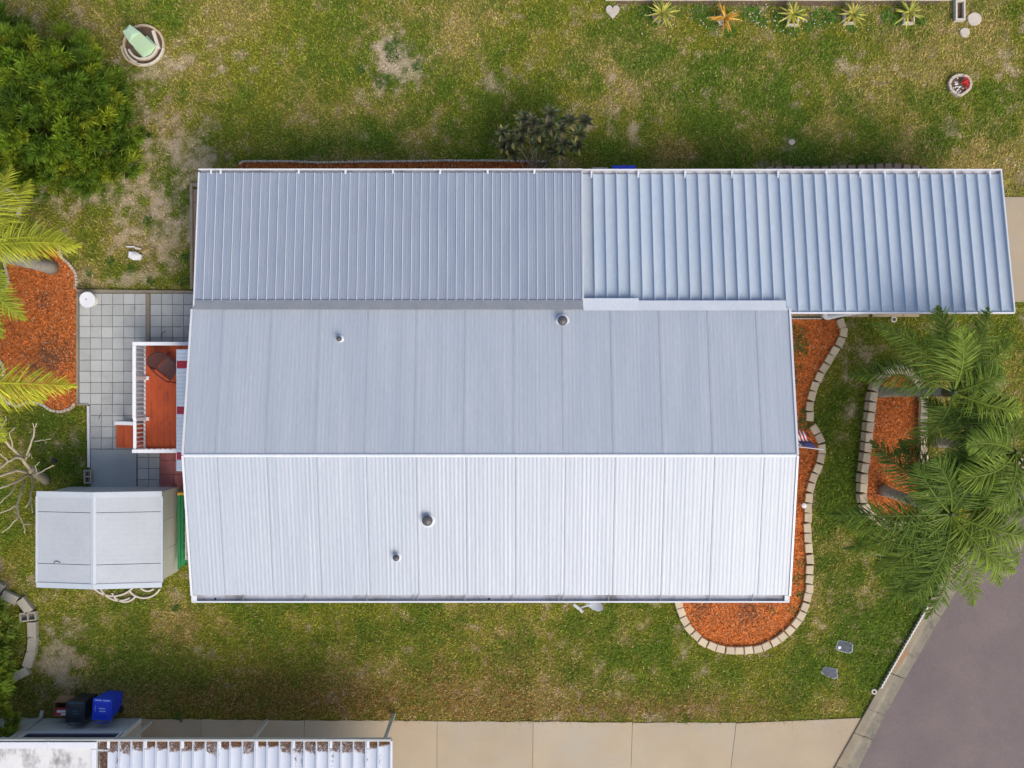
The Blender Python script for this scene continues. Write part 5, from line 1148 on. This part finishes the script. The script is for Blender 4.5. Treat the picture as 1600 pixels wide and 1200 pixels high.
obj('roof_edge', MB().box(-20, rx1, RY-.215, RY-.06, 2.44, 2.56, .02), M['trim'], nb_); obj('roof_edge', MB().box(rx1-.115, rx1, RY-12, RY-.216, 2.44, 2.56, .02), M['trim'], nb_)
obj('fascia', MB().box(-20, P(611, 0, 2.5).x, RY-.04, RY, 2.36, 2.52), M['fascia'], nb_)
for px in (77, -2): x = P(px, 0, 2.5).x; obj('roof_strap', MB().box(x-.012, x+.012, RY-.30, RY-.041, 2.561, 2.57), M['trim'], nb_)
def spout(bx, by, tx, ty, par):
    a = P(bx, by, 0); b = P(tx, ty, 2.38); obj('downspout', MB().box(a.x-.045, a.x+.045, a.y-.035, a.y+.035, .10, 2.2).bar((a.x, a.y, 2.19), (a.x, RY-.02, 2.36), .09, .07).bar((a.x, a.y, .11), (a.x+.0, a.y+.16, .03), .09, .07), M['fascia'], par)
spout(67, 1119, 20, 1158, nb_)
nc = thing('neighbour_carport', 'neighbouring carport roof of white metal pans littered with brown leaves', 'carport', (P(400, 0, 2.4).x, RY-1.5, 0))
na, ne = P(168, 0, 2.45).x, P(611, 0, 2.45).x; n = 23; pitch = (ne-na)/n; LN = 5.0
me = sheet([(0, -.005), (0, .06), (.028, .06), (.028, 0)]+[(.030+(pitch-.031)*i/8, -.02*math.sin(math.pi*i/8)) for i in range(9)], LN).mesh('roof_pan'); me.materials.append(M['npan'])
sg = math.atan2(.25, LN)
for i in range(n): link('roof_pan', me, nc, (na+pitch*(i+1), RY-.06, 2.42), rot=(sg, 0, math.pi))
obj('gutter', MB().box(na-.3, ne+.02, RY-.058, RY-.042, 2.36, 2.50), M['fascia'], nc)
obj('rake_trim', MB().box(ne+.002, ne+.035, RY-5, RY-.05, 2.36, 2.50), M['trim'], nc)
obj('side_tray', MB().box(rx1+.005, na-.01, RY-5, RY-.06, 2.38, 2.40), M['nroof'], nc)
for k in range(8):
    x = P(171+k*57.8, 0, 2.45).x; obj('strap', MB().box(x-.035, x+.035, RY-.22, RY-.04, 2.505, 2.525, .005), M['trim'], nc)
for bx, by in ((615.5, 1116), (417, 1126), (235, 1128)):
    a = P(bx, by, 0); obj('post', MB().box(a.x-.045, a.x+.045, a.y-.035, a.y+.035, .0, 2.2).bar((a.x, a.y, 2.18), (a.x, RY-.05, 2.38), .09, .07), M['fascia'], nc)
for i in range(6):
    x = na+.2+(ne-na-.4)*i/5; obj('rear_post', MB().box(x-.04, x+.04, RY-4.9, RY-4.82, 0, 2.5), M['fascia'], nc)
# brown leaf litter lying in the pans
fb = MB(); rl = random.Random(77)
for i in range(n):
    x0 = na+pitch*i+.012; dep = rl.uniform(.12, .34); lean = rl.uniform(-.12, .16)
    for k in range(420):
        u = rl.random(); v = rl.random()**1.3; dmax = dep+lean*u; y = RY-.07-v*max(.05, dmax); c = Vector((x0+u*(pitch-.03), y, 2.432-.02*math.sin(math.pi*u)+rl.uniform(0, .025)))
        leafstrip(fb, c, (rl.gauss(0, 1), rl.gauss(0, 1), rl.uniform(-.1, .3)), rl.uniform(.03, .07), .016, jc(rl.choice(((.17, .075, .03), (.22, .10, .035), (.11, .055, .03), (.28, .15, .06))), .25, rl), seg=1)
for k in range(1500):
    c = Vector((rl.uniform(rx1+.02, na-.02), RY-.07-rl.random()*.9, 2.405+rl.uniform(0, .02)))
    leafstrip(fb, c, (rl.gauss(0, 1), rl.gauss(0, 1), rl.uniform(-.1, .3)), rl.uniform(.03, .07), .014, jc(rl.choice(((.16, .085, .05), (.20, .11, .06), (.11, .06, .04))), .25, rl), seg=1)
for (px, py) in ((185, 1183), (183, 1190), (462, 1188), (473, 1190), (572, 1192), (592, 1190), (520, 1184)):
    for k in range(14):
        c = P(px+rl.gauss(0, 1.5), py+rl.gauss(0, 5), 2.45); leafstrip(fb, c, (rl.gauss(0, .4), 1, .1), .06, .014, (.10, .055, .035), seg=1)
tag(obj('leaf_litter', fb, M['leafmatt']), 'brown fallen leaves heaped in the neighbouring carport pans', 'leaves', kind='stuff')
# fallen leaves on the lower lawn
fb = MB(); rl = random.Random(78)
cnt = 0
while cnt < 2600:
    px = rl.gauss(640, 330) if rl.random() < .8 else rl.uniform(60, 1400); py = 1122-abs(rl.gauss(0, 45)) if rl.random() < .8 else rl.uniform(950, 1120)
    if px < 190 or px > 1330 or py < 948 or (1040 < px < 1300 and py < 1040): continue
    c = P(px, py); c.z = .045+rl.uniform(0, .03); cnt += 1
    leafstrip(fb, c, (rl.gauss(0, 1), rl.gauss(0, 1), rl.uniform(-.1, .3)), rl.uniform(.03, .065), rl.uniform(.012, .022), jc(rl.choice(((.40, .26, .12), (.34, .18, .07), (.50, .40, .24), (.30, .16, .06))), .2, rl), seg=1)
for k in range(260):
    px, py = rl.uniform(230, 1600), rl.uniform(0, 250)
    c = P(px, py); c.z = .05; leafstrip(fb, c, (rl.gauss(0, 1), rl.gauss(0, 1), .1), rl.uniform(.03, .06), .016, jc((.42, .34, .18), .2, rl), seg=1)
for k in range(330):
    px = rl.uniform(230, 1330); c = P(px, 1124+px/1200*6+abs(rl.gauss(0, 6))); c.z = .026+rl.uniform(0, .01)
    leafstrip(fb, c, (rl.gauss(0, 1), rl.gauss(0, 1), .02), rl.uniform(.02, .05), rl.uniform(.008, .016), jc(rl.choice(((.20, .13, .06), (.30, .18, .08), (.12, .10, .04))), .2, rl), seg=1, droop=0)
for k in range(420):
    t_ = rl.uniform(.12, .62); a_ = Vector(P2(*lerp2(KIN, t_))); b_ = Vector(P2(*lerp2(KOUT, t_))); q_ = a_.lerp(b_, min(1.6, .72+abs(rl.gauss(0, .28))))
    leafstrip(fb, (q_.x, q_.y, .03), (rl.gauss(0, 1), rl.gauss(0, 1), .02), rl.uniform(.015, .045), rl.uniform(.008, .018), jc(rl.choice(((.20, .13, .06), (.10, .08, .05), (.30, .24, .14))), .2, rl), seg=1, droop=0)
tag(obj('fallen_leaves', fb, M['leafmatt']), 'tan fallen leaves scattered over the lawn and kerb', 'leaves', kind='stuff')
# yellowed leaves above the shrub, small twigs on the patio
tw = thing('twig', 'thin dark twig on the patio pavers above the deck', 'twig', P(256, 517, .05))
obj('stem', MB().tube([P(252, 527, .05), P(254, 520, .06), P(259, 517, .05)], .009, 5), M['bark'], tw)
tw = thing('twig', 'short dark twig on the patio left of the deck steps', 'twig', P(156, 650, .05))
obj('stem', MB().tube([P(154, 655, .05), P(156, 650, .06), P(158, 646, .05)], .008, 5), M['bark'], tw)
